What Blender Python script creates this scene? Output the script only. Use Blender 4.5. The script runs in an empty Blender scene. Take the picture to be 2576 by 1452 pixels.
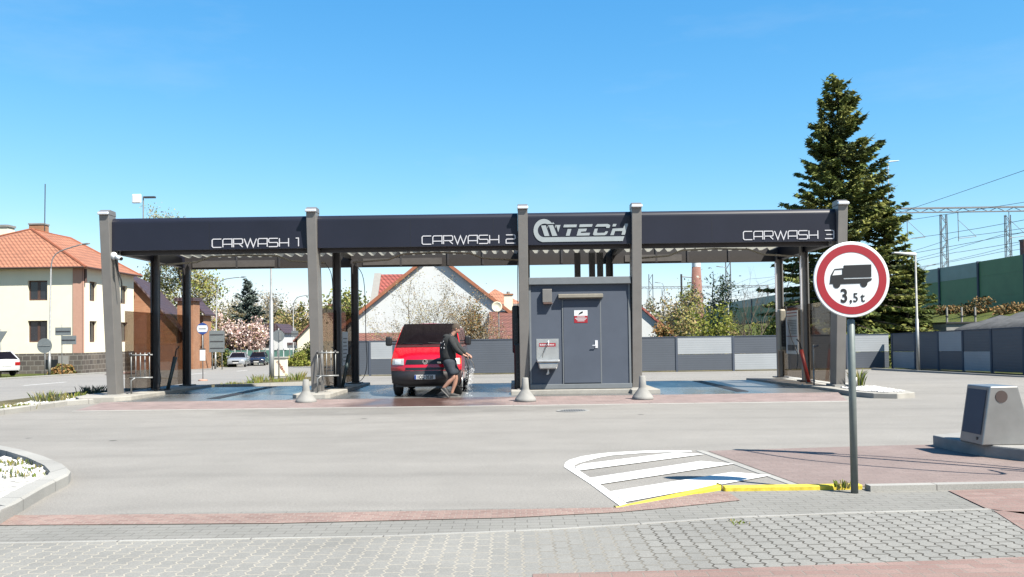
import bpy, math, random
import numpy as np
from mathutils import Vector, Matrix
R = math.radians
sc = bpy.context.scene
COL = sc.collection

# ------------------------------------------------------------------ camera
F = 2218.; CX = 1288.; CY = 726.; PIT = R(1.5); ROLL = 0.0137; HC = 1.5
SHIFT = (124 - F*math.tan(PIT))/2576
_fw = Vector((0, math.cos(PIT), math.sin(PIT))); _u0 = Vector((0, -math.sin(PIT), math.cos(PIT))); _r0 = Vector((1, 0, 0))
_R = _r0*math.cos(ROLL) - _u0*math.sin(ROLL); _U = _u0*math.cos(ROLL) + _r0*math.sin(ROLL)
cam = bpy.data.cameras.new('camera'); cob = bpy.data.objects.new('camera', cam); COL.objects.link(cob)
cob.matrix_world = Matrix(((_R.x, _U.x, -_fw.x, 0), (_R.y, _U.y, -_fw.y, 0), (_R.z, _U.z, -_fw.z, HC), (0, 0, 0, 1)))
cam.sensor_width = 36; cam.lens = 36*F/2576; cam.shift_y = SHIFT; cam.clip_end = 4000; cam.clip_start = .1
sc.camera = cob

# ------------------------------------------------------------------ light
SUN_EL = R(52); SUN_DIR = Vector((.76, -.65, 0)).normalized()*math.cos(SUN_EL) + Vector((0, 0, math.sin(SUN_EL)))
w = bpy.data.worlds.new('World'); sc.world = w; w.use_nodes = True
nt = w.node_tree; nt.nodes.clear()
sky = nt.nodes.new('ShaderNodeTexSky'); sky.sky_type = 'NISHITA'; sky.sun_disc = False
sky.sun_elevation = SUN_EL; sky.sun_rotation = math.atan2(SUN_DIR.x, SUN_DIR.y)
sky.air_density = 1.0; sky.dust_density = .5; sky.ozone_density = 3.0; sky.altitude = 300
bg = nt.nodes.new('ShaderNodeBackground'); bg.inputs['Strength'].default_value = .052
out = nt.nodes.new('ShaderNodeOutputWorld')
sp_c = nt.nodes.new('ShaderNodeSeparateColor'); cb_c = nt.nodes.new('ShaderNodeCombineColor'); nt.links.new(sky.outputs[0], sp_c.inputs[0])
for i, (k, g) in enumerate(((.50, 1.5), (1.45, .85), (2.95, .5))):   # camera-like response of the blue
    pw = nt.nodes.new('ShaderNodeMath'); pw.operation = 'POWER'; pw.inputs[1].default_value = g; nt.links.new(sp_c.outputs[i], pw.inputs[0])
    ml = nt.nodes.new('ShaderNodeMath'); ml.operation = 'MULTIPLY'; ml.inputs[1].default_value = k; nt.links.new(pw.outputs[0], ml.inputs[0]); nt.links.new(ml.outputs[0], cb_c.inputs[i])
tc = nt.nodes.new('ShaderNodeTexCoord'); mp = nt.nodes.new('ShaderNodeMapping'); mp.inputs['Scale'].default_value = (1.6, 2.2, 7); mp.inputs['Rotation'].default_value = (.3, .25, .4)
no = nt.nodes.new('ShaderNodeTexNoise'); no.inputs['Scale'].default_value = 1.7; no.inputs['Detail'].default_value = 7; no.inputs['Roughness'].default_value = .62
rp_ = nt.nodes.new('ShaderNodeValToRGB'); rp_.color_ramp.elements[0].position = .52; rp_.color_ramp.elements[1].position = .86; rp_.color_ramp.elements[1].color = (.13, .13, .13, 1)
mxs = nt.nodes.new('ShaderNodeMix'); mxs.data_type = 'RGBA'; mxs.inputs[7].default_value = (6.0, 6.3, 6.6, 1)     # faint high cirrus
nt.links.new(tc.outputs['Generated'], mp.inputs[0]); nt.links.new(mp.outputs[0], no.inputs['Vector']); nt.links.new(no.outputs['Fac'], rp_.inputs[0])
nt.links.new(rp_.outputs[0], mxs.inputs[0]); nt.links.new(cb_c.outputs[0], mxs.inputs[6]); nt.links.new(mxs.outputs[2], bg.inputs[0]); nt.links.new(bg.outputs[0], out.inputs[0])
sl = bpy.data.lights.new('sun', 'SUN'); sl.energy = 5.0; sl.angle = R(.55); sl.color = (1, .945, .84)
so = bpy.data.objects.new('sun', sl); COL.objects.link(so); so.rotation_euler = SUN_DIR.to_track_quat('Z', 'Y').to_euler()
sc.view_settings.view_transform = 'Standard'; sc.view_settings.look = 'None'; sc.view_settings.gamma = 1
sc.view_settings.use_curve_mapping = False
sc.view_settings.exposure = 1.60
sc.cycles.max_bounces = 8; sc.cycles.transparent_max_bounces = 16

# ------------------------------------------------------------------ helpers
def at(px, py, Y):
    u = (px-CX)/F; v = (-(py-CY) + SHIFT*2576)/F
    d = _fw + _R*u + _U*v
    return Vector((0, 0, HC)) + d*(Y/d.y)
def gz(y):
    return 0. if y < 27 else (-.017*(y-27) if y < 92 else -.017*65)
def gr(px, py, z=None):
    a = at(px, py, 1000.) - Vector((0, 0, HC))
    if z is not None:
        k = (z-HC)/a.z; return Vector((a.x*k, 1000*k, z))
    for Y in np.arange(4, 400, .05):
        if HC + a.z*Y/1000 <= gz(Y): return Vector((a.x*Y/1000, Y, gz(Y)))
def gp(px, Y, dz=0):                       # a point of the ground at depth Y under picture column px
    p = at(px, 850, Y); return Vector((p.x, Y, gz(Y)+dz))
def hx(px, py, Y):
    p = at(px, py, Y); return p.x, p.z

class MB:
    def __init__(s): s.v = []; s.f = []; s.m = []
    def add(s, vs, fs, m=0):
        b = len(s.v); s.v += [tuple(v) for v in vs]; s.f += [tuple(b+i for i in f) for f in fs]; s.m += [m]*len(fs); return s
    def box(s, x0, y0, z0, x1, y1, z1, m=0):
        v = [(x, y, z) for z in (z0, z1) for y in (y0, y1) for x in (x0, x1)]
        return s.add(v, [(0,2,3,1),(4,5,7,6),(0,1,5,4),(2,6,7,3),(0,4,6,2),(1,3,7,5)], m)
    def cbox(s, c, d, m=0):
        return s.box(c[0]-d[0]/2, c[1]-d[1]/2, c[2]-d[2]/2, c[0]+d[0]/2, c[1]+d[1]/2, c[2]+d[2]/2, m)
    def prism(s, poly, ax, a, b, m=0):      # poly in the two other axes (order x,y,z without ax)
        n = len(poly)
        def P(p, t):
            return {'x': (t, p[0], p[1]), 'y': (p[0], t, p[1]), 'z': (p[0], p[1], t)}[ax]
        v = [P(p, a) for p in poly] + [P(p, b) for p in poly]
        return s.add(v, [tuple(range(n))[::-1], tuple(range(n, 2*n))] + [(i, (i+1) % n, n+(i+1) % n, n+i) for i in range(n)], m)
    def tube(s, pts, r, n=8, m=0, cap=True):
        pts = [Vector(p) for p in pts]; N = len(pts)
        rs = r if hasattr(r, '__len__') else [r]*N
        vs = []; prev = None
        for i in range(N):
            t = (pts[min(i+1, N-1)] - pts[max(i-1, 0)]).normalized()
            if prev is None:
                a = Vector((0, 0, 1)) if abs(t.z) < .9 else Vector((1, 0, 0))
                nx = t.cross(a).normalized()
            else:
                nx = (prev - t*prev.dot(t)).normalized()
            prev = nx; ny = t.cross(nx)
            for k in range(n):
                a = 2*math.pi*k/n; vs.append(pts[i] + (nx*math.cos(a) + ny*math.sin(a))*rs[i])
        fs = [(i*n+k, i*n+(k+1) % n, (i+1)*n+(k+1) % n, (i+1)*n+k) for i in range(N-1) for k in range(n)]
        if cap: fs += [tuple(range(n))[::-1], tuple((N-1)*n+k for k in range(n))]
        return s.add(vs, fs, m)
    def lathe(s, prof, c=(0, 0, 0), n=24, m=0, ax='z'):
        vs = []
        for r, z in prof:
            for k in range(n):
                a = 2*math.pi*k/n; x, y = r*math.cos(a), r*math.sin(a)
                if ax == 'z': vs.append((c[0]+x, c[1]+y, c[2]+z))
                elif ax == 'y': vs.append((c[0]+x, c[1]+z, c[2]+y))
                else: vs.append((c[0]+z, c[1]+x, c[2]+y))
        N = len(prof)
        fs = [(i*n+k, i*n+(k+1) % n, (i+1)*n+(k+1) % n, (i+1)*n+k) for i in range(N-1) for k in range(n)]
        fs += [tuple(range(n))[::-1], tuple((N-1)*n+k for k in range(n))]
        return s.add(vs, fs, m)
    def grid(s, fn, nu, nv, m=0):
        vs = [fn(i/nu, j/nv) for j in range(nv+1) for i in range(nu+1)]
        return s.add(vs, [(j*(nu+1)+i, j*(nu+1)+i+1, (j+1)*(nu+1)+i+1, (j+1)*(nu+1)+i) for j in range(nv) for i in range(nu)], m)
    def blob(s, c, rad, n=10, m=0, rot=0):
        vs = []
        for j in range(n+1):
            t = math.pi*j/n
            for k in range(n):
                a = 2*math.pi*k/n
                x, y, z = rad[0]*math.sin(t)*math.cos(a), rad[1]*math.sin(t)*math.sin(a), rad[2]*math.cos(t)
                vs.append((c[0]+x*math.cos(rot)-y*math.sin(rot), c[1]+x*math.sin(rot)+y*math.cos(rot), c[2]+z))
        return s.add(vs, [(j*n+k, (j+1)*n+k, (j+1)*n+(k+1) % n, j*n+(k+1) % n) for j in range(n) for k in range(n)], m)
    def quads(s, P, U, V, mi):              # numpy: centres P, half axes U, V
        b = len(s.v); n = len(P)
        q = np.stack([P-U-V*.2, P-V, P+U+V*.2, P+V], 1).reshape(-1, 3)
        s.v += [tuple(x) for x in q.tolist()]
        s.f += [(b+4*i, b+4*i+1, b+4*i+2, b+4*i+3) for i in range(n)]
        s.m += list(mi); return s
    def build(s, name, mats, parent=None, bevel=0, smooth=False, world=False, seg=2):
        me = bpy.data.meshes.new(name); vs = s.v
        if world and parent is not None:
            p = parent
            o = Vector((0, 0, 0))
            while p is not None: o += p.location; p = p.parent
            vs = [(v[0]-o.x, v[1]-o.y, v[2]-o.z) for v in vs]
        me.from_pydata(vs, [], s.f)
        if not isinstance(mats, (list, tuple)): mats = [mats]
        for m in mats: me.materials.append(m)
        me.polygons.foreach_set('material_index', s.m)
        if smooth: me.polygons.foreach_set('use_smooth', [True]*len(s.f))
        me.update()
        ob = bpy.data.objects.new(name, me); COL.objects.link(ob)
        if parent is not None: ob.parent = parent
        if bevel:
            b = ob.modifiers.new('bevel', 'BEVEL'); b.width = bevel; b.segments = seg; b.limit_method = 'ANGLE'; b.angle_limit = R(35)
        return ob
def tag(o, label, cat, group=None, kind=None):
    if label: o['label'] = label
    if cat: o['category'] = cat
    if group: o['group'] = group
    if kind: o['kind'] = kind
    return o
def thing(name, label, cat, loc=(0, 0, 0), rz=0, group=None):
    o = bpy.data.objects.new(name, None); COL.objects.link(o); o.location = loc; o.rotation_euler = (0, 0, rz); o.empty_display_size = .2
    return tag(o, label, cat, group)
def struct(name, mb, m, label=None, **k):
    o = mb.build(name, m, **k); o['kind'] = 'structure'
    if label: o['label'] = label
    return o
def dup(root, loc, rz=None, label=None, group=None):
    r = root.copy(); COL.objects.link(r); r.location = loc
    if rz is not None: r.rotation_euler = (0, 0, rz)
    if label: r['label'] = label
    if group: r['group'] = group
    for ch in list(root.children):
        c = ch.copy(); COL.objects.link(c); c.parent = r
        for g in list(ch.children):
            d = g.copy(); COL.objects.link(d); d.parent = c
    return r
def clip(poly, yv, keep_below):
    res = []
    for i in range(len(poly)):
        a, b = poly[i], poly[(i+1) % len(poly)]
        ia = (a[1] <= yv) if keep_below else (a[1] >= yv); ib = (b[1] <= yv) if keep_below else (b[1] >= yv)
        if ia: res.append(a)
        if ia != ib:
            t = (yv-a[1])/(b[1]-a[1]); res.append((a[0]+t*(b[0]-a[0]), yv))
    return res
def sheet(mb, poly, lift=.0, m=0):
    poly = [(p[0], p[1]) for p in poly]
    for lo, hi in ((-1e4, 27), (27, 92), (92, 1e4)):
        q = clip(clip(poly, lo, False), hi, True)
        if len(q) >= 3: mb.add([(x, y, gz(y)+lift) for x, y in q], [tuple(range(len(q)))], m)
    return mb
def slab(mb, poly, h, m=0, lift=-.05):      # raised flat body that follows the ground
    n = len(poly); v = [(p[0], p[1], gz(p[1])+lift) for p in poly]+[(p[0], p[1], gz(p[1])+h) for p in poly]
    return mb.add(v, [tuple(range(n, 2*n))]+[(i, (i+1) % n, n+(i+1) % n, n+i) for i in range(n)], m)
def kerb(mb, line, wd, h, m=0, closed=False, z0=None):
    pts = [Vector((p[0], p[1])) for p in line]; n = len(pts); L = []
    for i in range(n):
        a = pts[(i-1) % n] if closed else pts[max(i-1, 0)]; b = pts[(i+1) % n] if closed else pts[min(i+1, n-1)]
        t = (b-a).normalized(); L.append((pts[i], pts[i]+Vector((-t.y, t.x))*wd))
    vs = []
    for a, b in L:
        z = gz(a.y) if z0 is None else z0
        hh = h
        vs += [(a.x, a.y, z-.03), (a.x, a.y, z+hh-.02), (a.x+(b.x-a.x)*.12, a.y+(b.y-a.y)*.12, z+hh), (b.x, b.y, z+hh), (b.x, b.y, z-.03)]
    fs = []
    for i in range(n if closed else n-1):
        j = (i+1) % n
        for k in range(4): fs.append((i*5+k, i*5+k+1, j*5+k+1, j*5+k))
    if not closed: fs += [(0, 1, 2, 3, 4), tuple((n-1)*5+k for k in (4, 3, 2, 1, 0))]
    return mb.add(vs, fs, m)
def ccw(line): return line[::-1]
def smoothline(pts, n=6):
    res = []
    P = [Vector((p[0], p[1], p[2] if len(p) > 2 else 0)) for p in pts]
    for i in range(len(P)-1):
        p0 = P[max(i-1, 0)]; p1 = P[i]; p2 = P[i+1]; p3 = P[min(i+2, len(P)-1)]
        for k in range(n):
            t = k/n
            res.append(.5*((2*p1)+(p2-p0)*t+(2*p0-5*p1+4*p2-p3)*t*t+(3*p1-p0-3*p2+p3)*t**3))
    res.append(P[-1]); return res

# ------------------------------------------------------------------ materials
KA = .50                                   # overall reflectance level that goes with the exposure above
def kk(c): return tuple(x*KA for x in c)
class NT:
    def __init__(s, name):
        s.mat = bpy.data.materials.new(name); s.mat.use_nodes = True; s.t = s.mat.node_tree
        s.b = s.t.nodes['Principled BSDF']; s.o = s.t.nodes['Material Output']
    def n(s, typ, **k):
        x = s.t.nodes.new('ShaderNode'+typ)
        for a, b in k.items(): setattr(x, a, b)
        return x
    def l(s, a, b): s.t.links.new(a, b)
    def co(s, kind='Object', scale=None):
        c = s.n('TexCoord').outputs[kind]
        if scale is None: return c
        m = s.n('Mapping'); m.inputs['Scale'].default_value = scale; s.l(c, m.inputs[0]); return m.outputs[0]
    def noise(s, sc_, det=4, vec=None, rough=.55):
        x = s.n('TexNoise'); x.inputs['Scale'].default_value = sc_; x.inputs['Detail'].default_value = det; x.inputs['Roughness'].default_value = rough
        s.l(vec if vec is not None else s.co(), x.inputs['Vector']); return x.outputs['Fac']
    def ramp(s, fac, stops, interp='LINEAR'):
        x = s.n('ValToRGB'); e = x.color_ramp.elements; x.color_ramp.interpolation = interp
        while len(e) < len(stops): e.new(.5)
        for i, (p, c) in enumerate(stops):
            e[i].position = p; e[i].color = (c, c, c, 1) if not hasattr(c, '__len__') else (*c, 1)
        s.l(fac, x.inputs[0]); return x.outputs[0]
    def mix(s, fac, a, b, mode='MIX'):
        x = s.n('Mix', data_type='RGBA', blend_type=mode)
        for i, v in ((0, fac), (6, a), (7, b)):
            if hasattr(v, 'is_linked') or hasattr(v, 'links'): s.l(v, x.inputs[i])
            elif i == 0: x.inputs[0].default_value = v
            else: x.inputs[i].default_value = (*v, 1)
        return x.outputs[2]
    def math(s, op, a, b=0.):
        x = s.n('Math', operation=op)
        for i, v in ((0, a), (1, b)):
            if hasattr(v, 'links'): s.l(v, x.inputs[i])
            else: x.inputs[i].default_value = v
        return x.outputs[0]
    def bump(s, h, strength, dist=.01):
        x = s.n('Bump'); x.inputs['Strength'].default_value = strength; x.inputs['Distance'].default_value = dist
        s.l(h, x.inputs['Height']); s.l(x.outputs[0], s.b.inputs['Normal'])
    def set(s, **k):
        for a, v in k.items():
            i = s.b.inputs[a.replace('_', ' ')]
            if hasattr(v, 'links'): s.l(v, i)
            else: i.default_value = (*v, 1) if hasattr(v, '__len__') else v
        return s
def mat(name, c, rough=.6, metal=0, var=.12, sc_=6., bump=0, bsc=60., spec=.5, coat=0):
    t = NT(name); c = c if metal > .5 else kk(c)
    f = t.noise(sc_, 5)
    c0 = tuple(x*(1-var) for x in c); c1 = tuple(min(1, x*(1+var)) for x in c)
    col = t.ramp(f, [(.3, c0), (.7, c1)])
    t.set(Base_Color=col, Roughness=rough, Metallic=metal)
    t.b.inputs['Specular IOR Level'].default_value = spec; t.b.inputs['Coat Weight'].default_value = coat
    if bump: t.bump(t.noise(bsc, 3), bump, .01)
    return t.mat
def leafmat(name, c, var=.35, tr=.25):
    t = NT(name); c = tuple(x*.78 for x in c)
    f = t.noise(.9, 3); g = t.noise(9, 2)
    col = t.ramp(t.math('ADD', t.math('MULTIPLY', f, .6), t.math('MULTIPLY', g, .4)), [(.32, tuple(x*(1-var) for x in c)), (.68, tuple(x*(1+var) for x in c))])
    t.set(Base_Color=col, Roughness=.75); t.b.inputs['Specular IOR Level'].default_value = .08
    tl = t.n('BsdfTranslucent'); t.l(col, tl.inputs[0]); mx = t.n('MixShader'); mx.inputs[0].default_value = tr
    t.l(t.b.outputs[0], mx.inputs[1]); t.l(tl.outputs[0], mx.inputs[2]); t.l(mx.outputs[0], t.o.inputs[0])
    return t.mat
M = {}
def asphalt(name, c, stain=.5, fine=.28):
    t = NT(name); co = t.co(); c = kk(c)
    big = t.noise(.22, 5, t.co('Object', (.35, 1, 1))); mid = t.noise(1.3, 5, co); fi = t.noise(120, 2, co); f2 = t.noise(36, 3, co)
    a = t.ramp(big, [(.25, 1-.22*stain), (.5, 1.), (.75, 1+.1*stain)])
    b = t.ramp(mid, [(.25, 1-.12*stain), (.75, 1+.07*stain)])
    g = t.ramp(fi, [(.3, 1-fine), (.7, 1+fine*.75)]); g2 = t.ramp(f2, [(.3, .86), (.7, 1.11)])
    vo = t.n('TexVoronoi'); vo.inputs['Scale'].default_value = .55; t.l(co, vo.inputs['Vector'])
    sp = t.ramp(vo.outputs['Distance'], [(.028, .35), (.04, 1.)])
    col = t.mix(1., t.mix(1., t.mix(1., a, b, 'MULTIPLY'), g, 'MULTIPLY'), t.mix(1., g2, sp, 'MULTIPLY'), 'MULTIPLY')
    wv = t.n('TexWave'); wv.wave_type = 'RINGS'; wv.inputs['Scale'].default_value = .16; wv.inputs['Distortion'].default_value = 5; wv.inputs['Detail'].default_value = 4; wv.inputs['Detail Scale'].default_value = .7
    mp = t.n('Mapping'); mp.inputs['Location'].default_value = (9, -4, 0); t.l(co, mp.inputs[0]); t.l(mp.outputs[0], wv.inputs['Vector'])
    col = t.mix(1., col, t.ramp(wv.outputs['Fac'], [(.0, .93), (.12, 1.), (.9, 1.), (1., 1.035)]), 'MULTIPLY')
    if stain > .6:
        sx = t.n('SeparateXYZ'); t.l(co, sx.inputs[0])
        dd = t.math('ADD', t.math('POWER', t.math('MULTIPLY', t.math('ADD', sx.outputs[0], 2.6), .22), 2.), t.math('POWER', t.math('MULTIPLY', t.math('SUBTRACT', sx.outputs[1], 19.2), .42), 2.))
        col = t.mix(1., col, t.ramp(t.math('ADD', dd, t.math('MULTIPLY', t.math('SUBTRACT', mid, .5), 1.2)), [(.15, .80), (1.3, 1.)]), 'MULTIPLY')
    col = t.mix(1., col, c, 'MULTIPLY')
    t.set(Base_Color=col, Roughness=.88); t.b.inputs['Specular IOR Level'].default_value = .3
    t.bump(fi, .35, .006); return t.mat
M['asphalt'] = asphalt('lot_asphalt', (.345, .328, .302), .75, .34)
M['road'] = asphalt('road_asphalt', (.34, .325, .305), .5, .2)
def pavers(name, c1, c2, mortar, bw, rh, along_y=False, wiggle=0., msz=.006, spots=True, offset=.5, mort2=None):
    c1, c2, mortar = kk(c1), kk(c2), kk(mortar); mort2 = kk(mort2) if mort2 else None
    t = NT(name); co = t.co(); sp = t.n('SeparateXYZ'); t.l(co, sp.inputs[0]); x, y = sp.outputs[0], sp.outputs[1]
    cb = t.n('CombineXYZ')
    if along_y:
        if wiggle:
            ph = t.math('PINGPONG', t.math('ADD', y, 100.), bw*.25)
            k = t.math('MULTIPLY', t.math('SMOOTH_MIN', ph, bw*.17), wiggle/(bw*.17)); x = t.math('ADD', x, k)
        t.l(y, cb.inputs[0]); t.l(x, cb.inputs[1])
    else:
        t.l(x, cb.inputs[0]); t.l(y, cb.inputs[1])
    br = t.n('TexBrick'); br.offset = offset; br.inputs['Scale'].default_value = 1; br.inputs['Mortar Size'].default_value = msz
    br.inputs['Mortar Smooth'].default_value = .25; br.inputs['Brick Width'].default_value = bw; br.inputs['Row Height'].default_value = rh
    br.inputs['Color1'].default_value = (*c1, 1); br.inputs['Color2'].default_value = (*c2, 1); br.inputs['Mortar'].default_value = (*mortar, 1)
    t.l(cb.outputs[0], br.inputs['Vector'])
    if mort2:
        f = t.ramp(t.math('ADD', t.math('MULTIPLY', sp.outputs[0], .16), t.math('MULTIPLY', t.noise(2.2, 3), .5)), [(.2, 0.), (.5, 1.)])
        t.l(t.mix(f, mortar, mort2), br.inputs['Mortar'])
    n1 = t.ramp(t.noise(90, 3), [(.3, .84), (.7, 1.13)]); n2 = t.ramp(t.noise(1.1, 5), [(.25, .84), (.75, 1.1)])
    col = t.mix(1., br.outputs['Color'], t.mix(1., n1, n2, 'MULTIPLY'), 'MULTIPLY')
    t.set(Base_Color=col, Roughness=.85); t.b.inputs['Specular IOR Level'].default_value = .3
    h = t.math('SUBTRACT', t.math('MULTIPLY', t.noise(90, 3), .15), br.outputs['Fac']); t.bump(h, .6, .008)
    return t.mat
M['wavy'] = pavers('wavy_grey_pavers', (.295, .29, .27), (.325, .318, .295), (.47, .435, .37), .2, .112, True, .034, .0075, mort2=(.09, .08, .065))
M['rect'] = pavers('rectangular_grey_pavers', (.285, .279, .256), (.308, .30, .278), (.20, .19, .17), .2, .1, msz=.0045)
M['red'] = pavers('red_brick_pavers', (.30, .195, .17), (.36, .25, .22), (.30, .25, .22), .2, .1, msz=.006)
M['redd'] = pavers('worn_red_pavers', (.285, .218, .20), (.315, .245, .225), (.25, .21, .195), .2, .1, msz=.0045)
M['tactile'] = pavers('red_tactile_pavers', (.30, .195, .17), (.40, .28, .24), (.38, .30, .26), .1, .06, msz=.008)
M['kerb'] = pavers('kerb_concrete', (.42, .41, .385), (.46, .45, .42), (.20, .19, .18), 1.0, 5., msz=.006)
M['kerby'] = pavers('kerb_concrete_long', (.42, .41, .385), (.46, .45, .42), (.20, .19, .18), 1.0, 5., True, msz=.006)
M['conc'] = mat('pale_concrete', (.43, .41, .37), .85, var=.18, sc_=3, bump=.3)
M['concg'] = mat('grey_concrete', (.34, .335, .32), .85, var=.16, sc_=4, bump=.3)
M['yellow'] = mat('worn_yellow_paint', (.84, .65, .05), .7, var=.3, sc_=14, bump=.2)
def marking():
    t = NT('white_road_paint'); f = t.noise(22, 6); g = t.noise(2.2, 4)
    k = t.ramp(t.math('ADD', t.math('MULTIPLY', f, .5), t.math('MULTIPLY', g, .5)), [(.33, 0.), (.40, 1.)])
    t.set(Base_Color=t.mix(k, kk((.45, .44, .42)), kk((.88, .88, .86))), Roughness=.8); return t.mat
M['paint'] = marking()
def wetfloor():
    t = NT('wet_concrete'); co = t.co()
    f = t.noise(.5, 4, t.co('Object', (1, .35, 1))); g = t.noise(7, 5, co)
    wet = t.ramp(f, [(.36, 0.), (.60, 1.)])
    t.set(Base_Color=t.mix(wet, kk((.06, .062, .066)), kk((.20, .20, .195))), Roughness=t.ramp(wet, [(0., .14), (1., .36)]))
    t.b.inputs['Specular IOR Level'].default_value = 1.
    t.bump(t.math('ADD', t.math('MULTIPLY', g, .6), t.noise(1.6, 3, co)), .22, .012); return t.mat
M['wet'] = wetfloor()
def wetred():
    t = NT('damp_red_pavers'); co = t.co()
    br = t.n('TexBrick'); br.offset = .5; br.inputs['Scale'].default_value = 1; br.inputs['Mortar Size'].default_value = .006
    br.inputs['Brick Width'].default_value = .2; br.inputs['Row Height'].default_value = .1
    br.inputs['Color1'].default_value = (.150, .098, .085, 1); br.inputs['Color2'].default_value = (.185, .125, .11, 1); br.inputs['Mortar'].default_value = (.125, .10, .09, 1)
    t.l(co, br.inputs['Vector'])
    sp = t.n('SeparateXYZ'); t.l(co, sp.inputs[0])
    dx = t.math('ABSOLUTE', t.math('ADD', sp.outputs[0], 2.2))
    d = t.math('ADD', t.math('MULTIPLY', dx, .26), t.math('MULTIPLY', t.noise(.9, 4, co), .9))
    wet = t.ramp(d, [(.62, 0.), (1.2, 1.)])
    k = t.mix(wet, (.40, .34, .33), (1.02, 1.13, 1.2)); n2 = t.ramp(t.noise(2, 5, co), [(.25, .8), (.75, 1.15)])
    t.set(Base_Color=t.mix(1., t.mix(1., br.outputs['Color'], k, 'MULTIPLY'), n2, 'MULTIPLY'), Roughness=t.ramp(wet, [(0., .28), (1., .8)]))
    t.bump(t.math('SUBTRACT', 0., br.outputs['Fac']), .8, .01); return t.mat
M['wetred'] = wetred()
def grass(name, c, sc_=3):
    t = NT(name); c = kk(c); f = t.noise(sc_, 6); g = t.noise(60, 3); h = t.noise(.25, 3)
    col = t.mix(1., t.ramp(f, [(.3, tuple(x*.55 for x in c)), (.55, c), (.75, (c[0]*1.7, c[1]*1.35, c[2]*1.2))]), t.ramp(g, [(.3, .6), (.7, 1.25)]), 'MULTIPLY')
    col = t.mix(1., col, t.ramp(h, [(.3, .8), (.7, 1.2)]), 'MULTIPLY')
    t.set(Base_Color=col, Roughness=.9); t.b.inputs['Specular IOR Level'].default_value = .15; t.bump(g, .8, .05); return t.mat
M['grass'] = grass('rough_grass', (.13, .16, .035)); M['earth'] = grass('earth', (.20, .18, .10), 1.)
M['darkearth'] = mat('dark_gravel_slope', (.10, .10, .10), .95, var=.4, sc_=3, bump=.7, bsc=20)
M['gravel'] = mat('white_gravel', (.52, .51, .48), .9, var=.22, sc_=30, bump=.9, bsc=40)
M['stone'] = mat('white_stone', (.80, .79, .77), .85, var=.2, sc_=40)
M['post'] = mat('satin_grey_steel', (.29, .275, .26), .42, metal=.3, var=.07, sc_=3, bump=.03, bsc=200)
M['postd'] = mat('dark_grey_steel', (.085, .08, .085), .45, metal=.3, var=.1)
M['fascia'] = mat('dark_navy_sheet', (.018, .020, .036), .42, var=.14, sc_=.7, spec=.3)
M['beam'] = mat('brown_grey_steel', (.032, .026, .025), .6, var=.1)
M['letter'] = mat('white_letter_film', (.72, .72, .76), .5, var=.04)
M['silver'] = mat('silver_film', (.40, .45, .47), .5, var=.05)
M['cap'] = mat('polished_cap', (.72, .72, .74), .25, metal=.6, var=.05)
M['galv'] = mat('galvanised_steel', (.36, .37, .37), .5, metal=.4, var=.16, sc_=10)
M['pole'] = mat('grey_green_pole', (.225, .26, .25), .5, metal=.25, var=.12, sc_=12)
M['inox'] = mat('brushed_stainless', (.42, .42, .41), .33, metal=.85, var=.12, sc_=5)
M['slate'] = mat('slate_sheet', (.115, .135, .175), .55, var=.06, sc_=2, spec=.1)
M['slated'] = mat('slate_trim', (.22, .24, .26), .5, var=.06, spec=.2)
M['black'] = mat('black_plastic', (.012, .012, .014), .45, var=.1)
M['rubber'] = mat('rubber', (.016, .016, .017), .8, var=.15)
M['hose'] = mat('black_hose', (.015, .015, .016), .5)
M['boom'] = mat('beige_pipe', (.36, .33, .27), .5, metal=.3, var=.1)
M['redp'] = mat('red_sign_film', (.40, .004, .018), .5, var=.04)
M['whitep'] = mat('white_plastic', (.90, .94, .97), .45, var=.04)
M['blue'] = mat('blue_film', (.02, .07, .32), .5, var=.05)
M['signback'] = mat('sign_back', (.30, .33, .34), .5, metal=.4, var=.08)
M['skyglass'] = mat('dark_window', (.03, .032, .04), .06, var=.2, spec=.6)
M['brown'] = mat('brown_window_frame', (.11, .055, .04), .55); M['vach'] = mat('satin_stainless', (.25, .25, .245), .38, metal=.75, var=.12, sc_=3); M['hole'] = mat('brown_hose_opening', (.07, .045, .04), .6)
M['cream'] = mat('cream_render', (1.08, 1.0, .78), .9, var=.03, sc_=1.5, bump=.15)
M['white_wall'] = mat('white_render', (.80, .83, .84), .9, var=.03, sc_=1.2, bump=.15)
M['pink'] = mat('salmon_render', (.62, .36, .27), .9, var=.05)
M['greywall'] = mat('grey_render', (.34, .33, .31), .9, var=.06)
def tiles(name, c, rw, rh, metal=0., rough=.75, axis='z'):
    t = NT(name); c = kk(c); co = t.co(); sp = t.n('SeparateXYZ'); t.l(co, sp.inputs[0])
    xy = t.math('ADD', sp.outputs[0], t.math('MULTIPLY', sp.outputs[1], 1.))
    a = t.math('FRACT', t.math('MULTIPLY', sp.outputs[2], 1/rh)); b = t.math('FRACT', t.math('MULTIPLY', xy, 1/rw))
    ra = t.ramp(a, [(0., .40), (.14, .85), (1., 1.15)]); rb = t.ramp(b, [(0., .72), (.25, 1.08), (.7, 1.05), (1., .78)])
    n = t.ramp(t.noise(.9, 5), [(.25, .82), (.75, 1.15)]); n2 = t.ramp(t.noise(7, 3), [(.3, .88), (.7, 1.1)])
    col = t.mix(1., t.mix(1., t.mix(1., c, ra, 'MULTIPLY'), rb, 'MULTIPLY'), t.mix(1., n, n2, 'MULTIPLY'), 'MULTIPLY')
    t.set(Base_Color=col, Roughness=rough)
    h = t.math('ADD', t.math('MULTIPLY', a, -.8), t.math('MULTIPLY', t.math('SINE', t.math('MULTIPLY', xy, 6.283/rw)), .35))
    t.bump(h, .8, .05); return t.mat
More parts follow.
